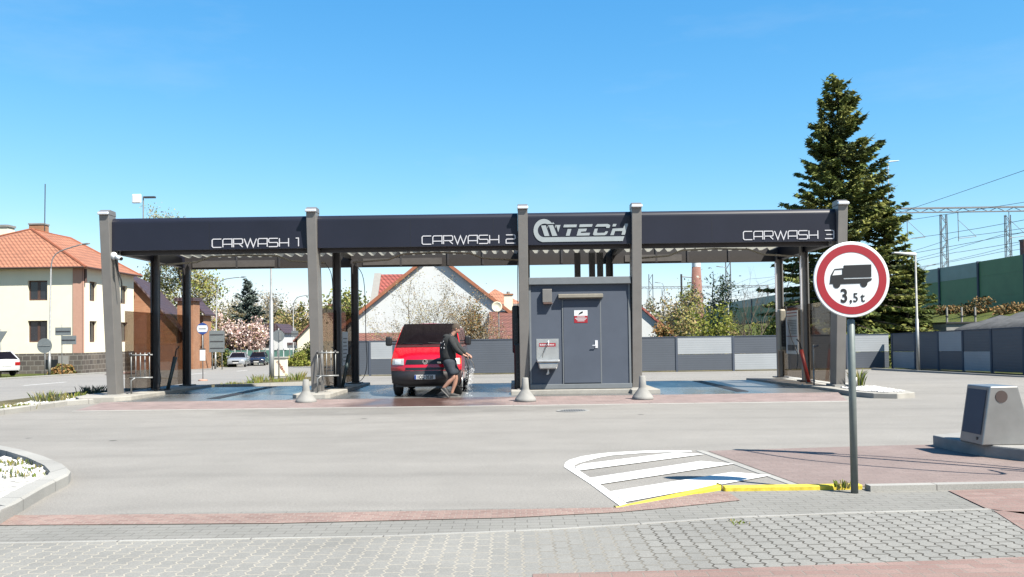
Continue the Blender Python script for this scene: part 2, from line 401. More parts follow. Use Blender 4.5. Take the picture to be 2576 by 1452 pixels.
M['rooforange'] = tiles('orange_roof_tiles', (.44, .18, .10), .3, .27); M['roofred'] = tiles('red_roof_tiles', (.34, .075, .055), .3, .25)
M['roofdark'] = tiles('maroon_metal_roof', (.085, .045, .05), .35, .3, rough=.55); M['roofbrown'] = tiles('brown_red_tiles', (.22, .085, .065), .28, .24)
def brick(name, c1, c2, mor, bw, rh, ms=.012, swap=False):
    c1, c2, mor = kk(c1), kk(c2), kk(mor); t = NT(name); co = t.co(); sp = t.n('SeparateXYZ'); t.l(co, sp.inputs[0]); cb = t.n('CombineXYZ')
    t.l(t.math('ADD', sp.outputs[0], sp.outputs[1]), cb.inputs[0]); t.l(sp.outputs[2], cb.inputs[1])
    br = t.n('TexBrick'); br.inputs['Scale'].default_value = 1; br.inputs['Mortar Size'].default_value = ms; br.inputs['Brick Width'].default_value = bw; br.inputs['Row Height'].default_value = rh
    br.inputs['Color1'].default_value = (*c1, 1); br.inputs['Color2'].default_value = (*c2, 1); br.inputs['Mortar'].default_value = (*mor, 1)
    t.l(cb.outputs[0], br.inputs['Vector'])
    col = t.mix(1., br.outputs['Color'], t.ramp(t.noise(1.2, 5), [(.25, .8), (.75, 1.15)]), 'MULTIPLY')
    t.set(Base_Color=col, Roughness=.9); t.bump(t.math('SUBTRACT', 0., br.outputs['Fac']), .6, .02); return t.mat
M['brick'] = brick('orange_brick', (.45, .19, .09), (.52, .25, .13), (.42, .26, .17), .3, .1)
M['chimbrick'] = brick('chimney_brick', (.27, .11, .085), (.32, .145, .11), (.28, .19, .16), .3, .12)
M['plinth'] = brick('dark_stone_plinth', (.10, .085, .075), (.17, .145, .12), (.26, .24, .21), .55, .35, .03)
M['trunk'] = mat('bark', (.14, .105, .075), .95, var=.35, sc_=9, bump=.8, bsc=25)
M['trunkl'] = mat('pale_bark', (.30, .26, .20), .95, var=.3, sc_=9, bump=.6, bsc=25)
M['greenwall'] = mat('green_noise_panel', (.11, .30, .12), .55, var=.12, sc_=.8)
M['tealwall'] = mat('teal_noise_panel', (.27, .42, .37), .5, var=.12, sc_=.8)
M['lattice'] = mat('railway_grey_steel', (.26, .27, .28), .6, var=.2)
def ribbed(name, c, period):
    t = NT(name); c = kk(c); sp = t.n('SeparateXYZ'); t.l(t.co(), sp.inputs[0])
    a = t.math('FRACT', t.math('MULTIPLY', sp.outputs[2], 1/period)); r = t.ramp(a, [(0., .92), (.12, 1.), (.9, 1.01), (1., .93)])
    n = t.ramp(t.noise(1.1, 5), [(.25, .92), (.75, 1.05)])
    t.set(Base_Color=t.mix(1., t.mix(1., c, r, 'MULTIPLY'), n, 'MULTIPLY'), Roughness=.55); t.bump(t.math('ABSOLUTE', t.math('SUBTRACT', a, .5)), .22, .02); return t.mat
M['fdark'] = ribbed('slate_fence_board', (.105, .122, .152), .11); M['flight'] = ribbed('pale_fence_board', (.46, .49, .52), .11)
def tinted():
    t = NT('smoked_glass'); t.t.nodes.remove(t.b)
    tr = t.n('BsdfTransparent'); tr.inputs[0].default_value = (.53, .485, .44, 1); gl = t.n('BsdfGlossy'); gl.inputs['Roughness'].default_value = .03
    fr = t.n('LayerWeight'); fr.inputs[0].default_value = .5; mx = t.n('MixShader'); fq = t.math('ADD', t.math('MULTIPLY', t.math('POWER', fr.outputs[1], 4.), .45), .04)
    t.l(fq, mx.inputs[0]); t.l(tr.outputs[0], mx.inputs[1]); t.l(gl.outputs[0], mx.inputs[2]); t.l(mx.outputs[0], t.o.inputs[0]); return t.mat
M['tint'] = tinted()
def roofsheet():
    t = NT('translucent_roof_sheet'); t.set(Base_Color=(.33, .33, .30), Roughness=.5)
    tl = t.n('BsdfTranslucent'); tl.inputs[0].default_value = (.6, .6, .54, 1); mx = t.n('MixShader'); mx.inputs[0].default_value = .22
    t.l(t.b.outputs[0], mx.inputs[1]); t.l(tl.outputs[0], mx.inputs[2]); t.l(mx.outputs[0], t.o.inputs[0]); return t.mat
M['sheet'] = roofsheet()

# ------------------------------------------------------------------ ground
mb = MB()
ys = [-40, 27, 92, 2500]
for i in range(3):
    mb.add([(-2500, ys[i], gz(ys[i])-.012), (2500, ys[i], gz(ys[i])-.012), (2500, ys[i+1], gz(ys[i+1])-.012), (-2500, ys[i+1], gz(ys[i+1])-.012)], [(0, 1, 2, 3)])
struct('ground', mb, M['earth'])
struct('parking_lot', sheet(MB(), [(-11.2, 7.8), (.92, 7.8), (2.0, 8.66), (9, 8.6), (30, 8.6), (30, 20), (18.3, 24), (18.3, 43.2), (-9, 43.2), (-9, 31), (-11.2, 27)], 0), M['asphalt'])
road_far = [(-22, -10), (-24.5, 20), (-26.6, 46), (-28.2, 61), (-29.6, 87), (-27, 119), (-18, 170), (0, 230)]
road_near = [(14, 226), (-4, 165), (-9.5, 112), (-9.2, 60), (-9.4, 37), (-11.6, 33), (-13.2, 28), (-13.2, -10)]
struct('road', sheet(MB(), road_far+road_near, .004), M['road'])
# far pavement with kerb along the road
mb = MB(); fp = [(x-2.6, y) for x, y in road_far]
for i in range(1, 5):
    sheet(mb, [fp[i], fp[i+1], road_far[i+1], road_far[i]], .03)
struct('far_pavement', mb, M['redd'])
mb = MB(); kerb(mb, road_far[1:7], .15, .10); struct('far_kerb', mb, M['kerby'])
mb = MB()
for i in range(5):
    a = Vector((-19.4, 26+i*9)); b = a+Vector((-.6, 4.5)); sheet(mb, [(a.x-.07, a.y), (a.x+.07, a.y), (b.x+.07, b.y), (b.x-.07, b.y)], .009)
struct('road_centre_line', mb, M['paint'])
# foreground pavement
kl = [gr(1377, 1336, 0), gr(1600, 1322, 0), gr(1842, 1305, 0), gr(2150, 1293, 0), gr(2485, 1284, 0), (6.5, 7.35, 0)]
struct('grey_pavement', sheet(MB(), [(-14, -2), (12, -2), (12, 8.62), (2.05, 8.64), (.92, 7.80), (-14, 7.80)], .0), M['rect'])
pl = [(-14, 6.62), (-4, 6.66), (-1, 6.72), (kl[0].x, kl[0].y)]+[(p[0], p[1]) for p in kl[1:]]+[(12, 7.4)]
struct('wavy_pavement', sheet(MB(), [(-14, -2), (12, -2)]+pl[::-1], .004), M['wavy'])
mb = MB(); kerb(mb, [(p[0], p[1]) for p in pl], .045, .008); struct('pavement_edging', mb, M['kerb'])
mb = MB()
rl = [gr(x, y, 0) for x, y in ((0, 1298), (700, 1293), (1280, 1283), (1556, 1278), (1640, 1262), (1720, 1247), (1830, 1238), (1862, 1260), (1700, 1277), (1560, 1290), (1280, 1304), (700, 1318), (0, 1323))]
sheet(mb, [(-9, 7.78)]+[(p.x, p.y) for p in rl]+[(-9, 7.34)], .006)
struct('red_paver_strip', mb, M['tactile'])
mb = MB()
q = [gr(x, y, 0) for x, y in ((2385, 1236), (2700, 1226), (2760, 1300), (2576, 1296), (2480, 1281))]
sheet(mb, [(p.x, p.y) for p in q], .0085)
q = [gr(x, y, 0) for x, y in ((2500, 1287), (2800, 1300), (2800, 1400), (2576, 1336))]
sheet(mb, [(p.x, p.y) for p in q], .0085)
q = [gr(x, y, 0) for x, y in ((1340, 1447), (1750, 1437), (2250, 1417), (2576, 1404), (2700, 1400), (2700, 1500), (1340, 1500))]
sheet(mb, [(p.x, p.y) for p in q], .0085)
struct('red_pavement_patches', mb, M['red'])
rp = [(2.51, 11.45), (5.0, 11.75), (14, 12.2), (14, 8.64), (2.86, 8.64)]
struct('worn_red_paving', sheet(MB(), rp, .004), M['redd'])
mb = MB(); kerb(mb, [(2.86, 8.62), (2.46, 11.5)], .10, .006); struct('paving_edging', mb, M['kerby'])
mb = MB(); kerb(mb, ccw([(3.36, 8.50), (5.5, 8.57), (14, 8.7)]), .13, .055); struct('front_kerb', mb, M['kerb'])
yk = [gr(x, y, 0) for x, y in ((1548, 1278), (1610, 1268), (1690, 1254), (1760, 1242), (1815, 1233))]
mb = MB(); n = len(yk); vs = []
for i, p in enumerate(yk):
    h = .005+.04*i/(n-1); d = .03+.06*i/(n-1)
    vs += [(p.x, p.y-.01, -.02), (p.x, p.y-.01, h), (p.x-d*.25, p.y+d, h), (p.x-d*.25, p.y+d, -.02)]
mb.add(vs, [(i*4+k, i*4+k+1, i*4+k+5, i*4+k+4) for i in range(n-1) for k in range(3)]+[(0, 1, 2, 3), tuple((n-1)*4+k for k in (3, 2, 1, 0))])
mb.box(yk[-1].x+.01, 8.49, -.02, 3.34, 8.585, .046)
struct('yellow_kerb', mb, M['yellow'], bevel=.012)
# hatched marking
def zq(x, y): p = gr(1377+x/2.148, 988.6+y/2.148, 0); return (p.x, p.y)
mb = MB()
outer = [zq(*p) for p in ((392, 614), (230, 494), (90, 402), (96, 380), (120, 364), (185, 345), (260, 333), (340, 324), (520, 315), (650, 313), (780, 315))]
inner = [zq(*p) for p in ((432, 602), (290, 500), (150, 408), (146, 396), (166, 384), (230, 366), (280, 352), (350, 340), (520, 327), (650, 323), (780, 322))]
for i in range(len(outer)-1): sheet(mb, [outer[i], outer[i+1], inner[i+1], inner[i]], .006)
for s_ in (((152, 404), (190, 388), (690, 325), (850, 335), (165, 425)), ((215, 466), (830, 372), (1010, 387), (275, 500)), ((335, 538), (1000, 432), (1210, 450), (425, 595))):
    sheet(mb, [zq(*p) for p in s_], .010)
struct('hatched_marking', mb, M['paint'])

# islands, kerbs, gravel ------------------------------------------------------
def stones(mb, poly, n, z, smin, smax, seed):
    rg = np.random.default_rng(seed); P = np.array([(p[0], p[1]) for p in poly]); lo, hi = P.min(0), P.max(0)
    def inside(x, y):
        c = False; j = len(P)-1
        for i in range(len(P)):
            if (P[i][1] > y) != (P[j][1] > y) and x < (P[j][0]-P[i][0])*(y-P[i][1])/(P[j][1]-P[i][1])+P[i][0]: c = not c
            j = i
        return c
    k = 0
    while k < n:
        x, y = rg.uniform(lo, hi)
        if not inside(x, y): continue
        k += 1; s = rg.uniform(smin, smax); a = rg.uniform(0, 6.28); sx, sy, sz = s*rg.uniform(.7, 1.3), s*rg.uniform(.6, 1), s*rg.uniform(.4, .75)
        c, d = math.cos(a), math.sin(a); v = []
        for (ux, uy, uz) in ((1, 0, 0), (.3, 1, 0), (-1, .2, 0), (-.2, -1, 0), (.2, .1, 1), (.1, 0, -.5)):
            ux, uy, uz = ux*sx+rg.normal()*s*.12, uy*sy+rg.normal()*s*.12, uz*sz
            v.append((x+ux*c-uy*d, y+ux*d+uy*c, z+gz(y)+uz))
        mb.add(v, [(0, 1, 4), (1, 2, 4), (2, 3, 4), (3, 0, 4), (1, 0, 5), (2, 1, 5), (3, 2, 5), (0, 3, 5)])
    return mb
def tuft(name, label, loc, h, n, mats, seed, spread=.12, group=None, cat='plant'):
    rg = random.Random(seed); mb = MB()
    for i in range(n):
        a = rg.uniform(0, 6.28); r = spread*rg.random(); x, y = r*math.cos(a), r*math.sin(a); hh = h*rg.uniform(.5, 1.1)
        lx, ly = math.cos(a)*hh*rg.uniform(.1, .7), math.sin(a)*hh*rg.uniform(.1, .7); wv = (.012+.012*rg.random())*min(1, .45+h); t = rg.uniform(0, 6.28); wx, wy = wv*math.cos(t), wv*math.sin(t)
        mb.add([(x-wx, y-wy, -.02), (x+wx, y+wy, -.02), (x+lx*.5+wx*.7, y+ly*.5+wy*.7, hh*.7), (x+lx, y+ly, hh), (x+lx*.5-wx*.7, y+ly*.5-wy, hh*.7)], [(0, 1, 2, 3, 4)], rg.randrange(len(mats)))
    o = mb.build(name, mats); o.location = loc
    return tag(o, label, cat, group)
G1 = leafmat('fresh_grass_leaf', (.17, .22, .035)); G2 = leafmat('dry_grass_leaf', (.30, .26, .10)); G3 = leafmat('grey_green_leaf', (.11, .13, .09))
def Z(px, py, z): p = gr(px, py, z); return (p.x, p.y)
pk = [(-13, 14.6)]+[Z(x, y, .12) for x, y in ((0, 1119), (60, 1131), (115, 1147), (160, 1166), (178, 1182), (172, 1192), (110, 1222), (40, 1262), (0, 1284))]+[(-5.0, 7.6), (-5.6, 6.9), (-7, 6.4), (-13, 6.2)]
mb = MB(); kerb(mb, pk, -.2, .12); struct('planter_kerb', mb, M['kerby'])
ins = [(-12.9, 14.2)]+[(p[0]-.22, p[1]+(-.2 if p[1] > 11.2 else (.12 if p[1] < 10 else 0))) for p in pk[1:-1]]+[(-12.9, 6.4)]
struct('planter_bed', slab(MB(), ins, .055), M['gravel'])
stones(MB(), [p for p in ins], 3600, .06, .025, .075, 3).build('white_gravel', M['stone'])['kind'] = 'stuff'
for i, (px, py, h) in enumerate(((18, 1168, .06), (62, 1166, .06), (12, 1192, .07), (58, 1198, .05), (105, 1182, .06))):
    p = gr(px, py, .06); tuft('weed', ['weed in white gravel touching the planter kerb', 'small weed in white gravel behind another weed', 'pale weed in white gravel at the photo edge', 'weed in the middle of the white gravel', 'lone weed in white gravel near the kerb bend'][i], p, h, 40, [G1, G2, G3], 40+i, .22, 'weeds in the white gravel bed')
# left strip by the road
lk = [(-11.0, 9), (-10.95, 18.6), (-10.9, 21.6), (-10.4, 22.2)]
mb = MB(); kerb(mb, lk, .18, .12); struct('road_side_kerb', mb, M['kerby'])
struct('road_side_bed', slab(MB(), [(-13.2, 9), (-11.15, 9), (-11.1, 22), (-11.3, 26.5), (-13.2, 27)], .05), M['earth'])
stones(MB(), [(-11.9, 20.5), (-11.2, 20), (-11.3, 26), (-12.3, 24)], 900, .055, .03, .07, 5).build('road_side_gravel', M['stone'])['kind'] = 'stuff'
for i, (px, py, h, n, cs, lb) in enumerate(((35, 1028, .12, 80, [G1, G2], 'bright low grass tuft at far left of kerb'), (68, 1026, .12, 50, [G1, G2], 'short grass tuft right of the bright low tuft'), (115, 1012, .28, 100, [G1, G2, G3], 'tall bushy grass clump behind the left kerb'), (142, 1012, .26, 60, [G3, G2], 'thin grey grass clump right of the tall bushy clump'), (185, 1004, .2, 70, [G2, G1], 'dry flat grass clump near the gravel tip'), (222, 993, .26, 60, [G3], 'grey lavender like plant left of the corner post'), (245, 990, .24, 60, [G3], 'grey lavender like plant touching the corner post'))):
    p = gr(px, py, .05); tuft('grass_tuft', lb, p, h, n, cs, 60+i, .30, 'plants in the road side gravel')

def island(name, line, top=.15, bedmat=None, inset=.18):
    mb = MB(); slab(mb, line, top); struct(name, mb, M['conc'], bevel=.015)
island('left_wash_island', [(-11.15, 28.5), (-11.3, 23.6), (-11.2, 22.6), (-10.85, 22.05), (-10.0, 22.15), (-9.72, 22.5), (-9.72, 28.5)])
island('middle_wash_island', [(-5.58, 28.6), (-5.58, 22.35), (-5.45, 22.2), (-4.72, 22.2), (-4.62, 22.35), (-4.62, 28.6)])
island('booth_island', [(-.05, 28.6), (-.05, 22.45), (.35, 22.45), (.35, 22.66), (3.0, 22.66), (3.0, 22.3), (3.72, 22.3), (3.72, 28.6)])
ri = [(7.55, 28.6), (7.75, 25), (8.0, 22.2), (8.05, 20.9), (8.25, 20.25), (8.7, 20.0), (9.25, 20.35), (9.45, 21.5), (9.5, 28.6)]
island('right_wash_island', ri, .12)
struct('right_island_gravel', slab(MB(), [(8.3, 22.4), (8.25, 21.0), (8.6, 20.25), (9.1, 20.55), (9.25, 22.6), (9.25, 28.2), (8.75, 28.2), (8.75, 22.6)], .126, lift=.1), M['gravel'])
stones(MB(), [(8.3, 22.4), (8.25, 21.0), (8.6, 20.25), (9.1, 20.55), (9.25, 22.6)], 700, .135, .02, .05, 8).build('island_gravel', M['stone'])['kind'] = 'stuff'
# wash floor and the red ramp
FZ = .05
mb = MB(); 
def flat(mb, x0, x1, y0, y1, z): mb.add([(x0, y0, z), (x1, y0, z), (x1, y1, z), (x0, y1, z)], [(0, 1, 2, 3)])
for x0, x1 in ((-9.72, -5.58), (-4.62, -.05), (3.72, 7.9)):
    flat(mb, x0, x1, 21.75, 28.2, FZ)
    mb.add([(x0, 28.2, FZ), (x1, 28.2, FZ), (x1, 29.2, -.03), (x0, 29.2, -.03)], [(0, 1, 2, 3)])
for x0, x1 in ((-9.9, -9.72), (-5.58, -4.62), (-.05, 3.72), (7.9, 8.05)): flat(mb, x0, x1, 21.75, 22.6, FZ-.004)
struct('wash_floor', mb, M['wet'])
mb = MB(); mb.add([(-9.8, 19.75, .004), (7.4, 19.55, .004), (8.0, 21.75, FZ), (-10.1, 21.75, FZ)], [(0, 1, 2, 3)])
struct('red_ramp', mb, M['wetred'])
mb = MB(); kerb(mb, [(-9.8, 19.62), (-1, 19.5), (7.4, 19.42)], .13, .006); struct('ramp_edging', mb, M['kerb'])
mb = MB()
for x in (-7.65, -2.15, 5.85):
    mb.box(x-.16, 22.5, FZ-.02, x+.16, 28.1, FZ+.006)
struct('drain_channels', mb, M['black'])
for i, x in enumerate((-7.65, -2.15, 5.85)):
    mb = MB()
    for k in range(40):
        y = 22.55+k*.139; mb.box(x-.15, y, FZ+.004, x+.15, y+.05, FZ+.013)
    tag(mb.build('drain_grate', M['postd']), ['long drain grate in the floor of bay 1', 'long drain grate under the red van in bay 2', 'long drain grate in the floor of bay 3'][i], 'drain', 'drain grates in the wash bays')
# round drain cover
t_ = thing('drain_cover', 'round slotted iron drain cover in the asphalt before the booth', 'drain cover', (1.21, 17.93, 0))
mb = MB(); mb.lathe([(.0, .002), (.27, .002), (.27, .012), (.34, .012), (.34, .0)], n=36); mb.build('rim', M['concg'], t_)
mb = MB()
for k in range(11):
    x = -.25+k*.05; h = math.sqrt(max(.001, .27**2-x*x)); mb.box(x-.014, -h, .003, x+.014, h, .015)
mb.build('bars', M['lattice'], t_)
MB().lathe([(.0, .0025), (.268, .0025), (.268, .0045), (0, .0045)], n=30).build('pit', M['black'], t_)

# right kerb along the fence, embankment
mb = MB(); kerb(mb, ccw([(17.0, 41.5), (17.0, 22)]), .15, .10); struct('fence_side_kerb', mb, M['kerby'])
struct('fence_side_strip', slab(MB(), [(17.14, 41.2), (17.14, 22), (18.6, 22), (18.6, 41.2)], .06), M['earth'])
mb = MB(); nx, ny = 34, 60
def emb(u, v):
    x = 18.9+u*(43-18.9); y = 15+v*250; rg = random.Random(int(u*1000)*977+int(v*1000))
    t = max(0, min(1, (x-19.2)/18.5)); z = gz(y)-.05+t**.9*(3.4-gz(y))
    z += (rg.random()-.5)*.35*min(1, t*8)*(1-t)
    return (x, y, z)
mb.grid(emb, nx, ny); struct('embankment', mb, M['grass'], smooth=True)
mb = MB(); mb.grid(lambda u, v: (43+u*60, 15+v*250, 3.35), 2, 2); struct('railway_bed', mb, M['darkearth'])
mb = MB()
def rub(u, v):
    x = 20.3+u*7.5; y = 33+v*12; rg = random.Random(int(u*999)*31+int(v*999)); t = max(0, (x-19.2)/18.5)
    return (x, y, gz(y)+t**.9*3.4+1.55*min(1, 2.2*math.sin(3.1*u))*min(1, 1.6*math.sin(3.1*v))-.1+.1*rg.random()*min(u, 1-u)*4)
mb.grid(rub, 14, 24); struct('rubble_slope', mb, M['darkearth'], smooth=True)

# ------------------------------------------------------------------ car wash canopy
PX = [-10.45, -5.13, .31, 3.24, 8.54]; YF = 22.74; YR = 28.0
cw = thing('carwash_canopy', 'long dark carwash canopy on grey raked posts with three bays and white lettering', 'car wash', (0, 22.9, 0))
for x in PX:
    h = .125
    mb = MB(); mb.prism([(23.02, .10), (23.46, .10), (23.24, 2.75), (22.98, 4.80), (22.56, 4.80)], 'x', x-h, x+h)
    p = mb.build('front_post', M['post'], cw, bevel=.012, world=True)
    mb = MB(); mb.prism([(22.54, 4.80), (23.0, 4.80), (22.97, 4.93), (22.66, 4.94), (22.54, 4.89)], 'x', x-h-.005, x+h+.005)
    mb.build('post_cap', M['post'], p, world=True, bevel=.01)
    mb = MB(); mb.box(x-h-.02, 22.49, 4.80, x+h+.02, 22.56, 4.875); mb.build('cap_glint', M['cap'], p, world=True, bevel=.025, seg=3)  # bright strip modelled in place of the white reflection along the cap
    mb = MB(); mb.box(x-.2, 22.9, .09, x+.2, 23.55, .165); mb.build('base_plate', M['concg'], p, world=True, bevel=.01)
# fascia segments with rounded top
def fascia(x0, x1):
    prof = [(YF, 3.89), (YF, 4.60)]+[(YF+.14-.14*math.cos(a), 4.60+.14*math.sin(a)) for a in [R(15*k) for k in range(1, 7)]]+[(YF+.35, 4.74), (YF+.35, 3.93), (YF+.1, 3.89)]
    mb = MB(); mb.prism(prof, 'x', x0, x1); return mb.build('fascia', M['fascia'], cw, world=True)
FA = [fascia(PX[i]+.13, PX[i+1]-.13) for i in range(4)]
for i, xs in enumerate(((-7.8,), (-2.6, -.45), (), (5.2,))):
    for x in xs: MB().box(x-.004, YF-.0025, 3.9, x+.004, YF+.002, 4.6).build('panel_seam', M['black'], FA[i], world=True)
def stroke(mb, pts, wd, d0, d1, org, ux, sx, sz, lean=0):
    P = [Vector((p[0]*sx+p[1]*sz*lean, p[1]*sz)) for p in pts]; n = len(P); L = []; Rr = []
    for i in range(n):
        d1_ = (P[i]-P[i-1]).normalized() if i else (P[1]-P[0]).normalized(); d2_ = (P[i+1]-P[i]).normalized() if i < n-1 else d1_
        n1 = Vector((-d1_.y, d1_.x)); n2 = Vector((-d2_.y, d2_.x)); mN = (n1+n2).normalized(); k = wd/2/max(.35, mN.dot(n1))
        L.append(P[i]+mN*k); Rr.append(P[i]-mN*k)
    vs = []
    for dd in (d0, d1):
        for q in L+Rr: vs.append((org[0]+q.x, dd, org[1]+q.y))
    fs = []
    for i in range(n-1):
        fs += [(i, i+1, n+i+1, n+i), (2*n+i, 3*n+i, 3*n+i+1, 2*n+i+1), (i, 2*n+i, 2*n+i+1, i+1), (n+i, n+i+1, 3*n+i+1, 3*n+i)]
    fs += [(0, n, 3*n, 2*n), (n-1, 3*n-1, 4*n-1, 2*n-1)]
    mb.add(vs, fs)
LET = {'C': (1, [[(1, 1), (.12, 1), (0, .86), (0, .14), (.12, 0), (1, 0)]]),
       'A': (1, [[(0, 0), (0, .84), (.12, 1), (1, 1), (1, 0)], [(0, .36), (1, .36)]]),
       'R': (1, [[(0, 0), (0, 1), (.9, 1), (1, .88), (1, .5), (.9, .40), (0, .40)], [(.6, .40), (1, 0)]]),
       'W': (1.35, [[(0, 1), (.35, 0), (.675, .95), (1, 0), (1.35, 1)]]),
       'S': (1, [[(1, 1), (.1, 1), (0, .88), (0, .6), (.1, .5), (.9, .5), (1, .4), (1, .1), (.9, 0), (0, 0)]]),
       'H': (1, [[(0, 1), (0, 0)], [(0, .45), (1, .45)], [(1, 1), (1, 0)]]),
       '1': (.3, [[(0, 1), (.3, 1), (.3, 0)]]),
       '2': (1, [[(0, 1), (.9, 1), (1, .88), (1, .6), (.9, .5), (.1, .5), (0, .4), (0, 0), (1, 0)]]),
       '3': (1, [[(0, 1), (.9, 1), (1, .88), (1, .12), (.9, 0), (0, 0)], [(.15, .5), (1, .5)]])}
def lettering(text, x0, x1, z0, z1, seg):
    tot = sum((LET[c][0] if c != ' ' else .45) for c in text)+.17*(len(text)-1); k = (x1-x0)/tot; x = x0; mb = MB()
    for c in text:
        if c == ' ': x += (.45+.17)*k; continue
        wd, st = LET[c]
        for j, q in enumerate(st): stroke(mb, q, .024, YF-.014+.002*j, YF+.004, (x, z0), 0, k, z1-z0)
        x += (wd+.17)*k
    mb.build('lettering', M['letter'], seg, world=True)
for i, (txt, a, b) in enumerate((('CARWASH 1', (534, 622), (751, 600)), ('CARWASH 2', (1062, 613), (1296, 593)), ('CARWASH 3', (1870, 602), (2097, 581)))):
    xa, za = hx(*a, YF); xb, zb = hx(*b, YF); lettering(txt, xa, xb, (za+zb)/2-.107, (za+zb)/2+.107, FA[(0, 1, 3)[i]])
# logo on the booth bay
def lg(x, y): p = at((1880+x/6.779)/1.41615, (750+y/6.779)/1.41615, YF); return (p.x, p.z)
mb = MB()
def lpoly(pts, d=0): mb.prism([lg(*p) for p in pts], 'y', YF-.016-d, YF+.004)
arcO = [(390+250*math.cos(R(a)), 487-278*math.sin(R(a))) for a in range(38, 262, 8)]
arcI = [(405+162*math.cos(R(a)), 485-165*math.sin(R(a))) for a in range(62, 262, 8)]
lpoly([(648, 328), (610, 285)]+arcO+[(350, 765), (2295, 738), (2332, 625), (400, 650)]+arcI[::-1]+[(470, 330)])
lpoly([(322, 368), (435, 360), (525, 620), (405, 622)]); lpoly([(505, 358), (610, 355), (715, 612), (590, 620)]); lpoly([(685, 355), (792, 352), (735, 530)])
lpoly([(475, 405), (495, 350), (505, 365), (480, 440)]); lpoly([(655, 395), (672, 350), (690, 358), (664, 430)])
lpoly([(875, 345), (1188, 340), (1172, 405), (858, 410)]); lpoly([(965, 450), (1055, 450), (1010, 612), (918, 614)])
lpoly([(1255, 338), (1568, 332), (1550, 395), (1240, 405)])
lpoly([(1225, 445), (1430, 440), (1405, 505), (1290, 515), (1278, 545), (1505, 540), (1485, 605), (1178, 612)])
lpoly([(1675, 332), (1930, 328), (1985, 350), (1990, 370), (1968, 425), (1890, 425), (1900, 392), (1628, 396)])
lpoly([(1615, 445), (1692, 440), (1670, 520), (1680, 545), (1850, 540), (1880, 505), (1940, 505), (1910, 570), (1860, 600), (1600, 605), (1572, 580)])
lpoly([(2060, 328), (2145, 328), (2120, 388), (2040, 390)])
lpoly([(2050, 440), (2305, 430), (2345, 320), (2425, 320), (2345, 590), (2260, 590), (2285, 500), (2110, 500), (2075, 598), (1990, 600)])
mb.build('emblem', M['silver'], FA[2], world=True)
# side and rear beams, rear and middle posts, roof
for x, nm in ((PX[0], 0), (PX[4], 1)):
    MB().box(x-.10, 23.24, 3.86, x+.10, YR-.11, 4.70).build('side_beam', M['fascia'], cw, world=True)
for x in (-5.1, .28, 3.24):
    MB().box(x-.07, 23.24, 4.05, x+.07, YR-.11, 4.40).build('cross_beam', M['beam'], cw, world=True)
MB().box(PX[0]-.1, YR-.1, 3.81, PX[4]+.1, YR+.1, 4.72).build('rear_beam', M['beam'], cw, world=True)
for x in (-8.7, -7.35, -3.5, -2.0, -.9, 1.6, 4.6, 5.6, 6.9): MB().box(x-.03, YR-.13, 3.83, x+.03, YR-.102, 4.6).build('beam_rib', M['postd'], cw, world=True)
M['bpanel'] = mat('beam_panel_steel', (.11, .10, .095), .6)
for x0, x1 in ((-10.1, -7.5), (-4.7, -2.2), (3.6, 5.4)): MB().box(x0, YR-.128, 3.86, x1, YR-.103, 4.07).build('beam_panel', M['bpanel'], cw, world=True)
MB().box(PX[0]+.2, YF+.36, 3.80, PX[4]-.2, YF+.44, 4.02).build('front_rail', M['postd'], cw, world=True)
for xs, ym in (((-10.30, -5.05, .42, 8.46), 25.5), ((-10.28, -4.96, 3.1, 8.46), 27.9)):
    for x in xs:
        z0 = .14
        mb = MB(); d = .11
        mb.box(x-d, ym-.02, z0, x+d, ym+.02, 4.05); mb.box(x-d, ym-.13, z0, x-d+.035, ym-.022, 4.05); mb.box(x+d-.035, ym-.13, z0, x+d, ym-.022, 4.05)
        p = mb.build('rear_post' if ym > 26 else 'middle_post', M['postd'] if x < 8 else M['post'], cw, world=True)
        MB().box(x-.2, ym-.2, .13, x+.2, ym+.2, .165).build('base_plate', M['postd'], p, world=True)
for x in (2.05, 2.5, 2.75): MB().box(x-.09, 27.2, 2.9, x+.09, 27.4, 4.1).build('flue', M['postd'], cw, world=True)
mb = MB(); xs = np.arange(-10.3, 8.4, .08); ph = [0, 0, 1, 1]
for i in range(len(xs)-1):
    z = [.0 if int(round((xs[k]+10.3)/.08)) % 4 in (0, 1) else -.10 for k in (i, i+1)]
    mb.add([(xs[i], 23.3, 4.42+z[0]), (xs[i+1], 23.3, 4.42+z[1]), (xs[i+1], 27.6, 4.24+z[1]), (xs[i], 27.6, 4.24+z[0])], [(0, 1, 2, 3)])
mb.build('roof_sheet', M['sheet'], cw, world=True)
# smoked glass partitions
for i, (x, seg_) in enumerate(((-10.36, ((23.6, 25.36), (25.64, 27.75))), (-5.05, ((23.5, 25.36), (25.64, 27.75))), (8.5, ((23.55, 25.36), (25.64, 27.75))))):
    for a, b in seg_:
        MB().box(x-.008, a, .2, x+.008, b, 2.36).build('glass_partition', M['tint'], cw, world=True)
# bright strips standing in for the sunlit edges of the right row posts
for ym in (25.36, 27.76): MB().box(8.335, ym, 2.2, 8.349, ym+.1, 3.75).build('sunlit_edge', M['cap'], cw, world=True)

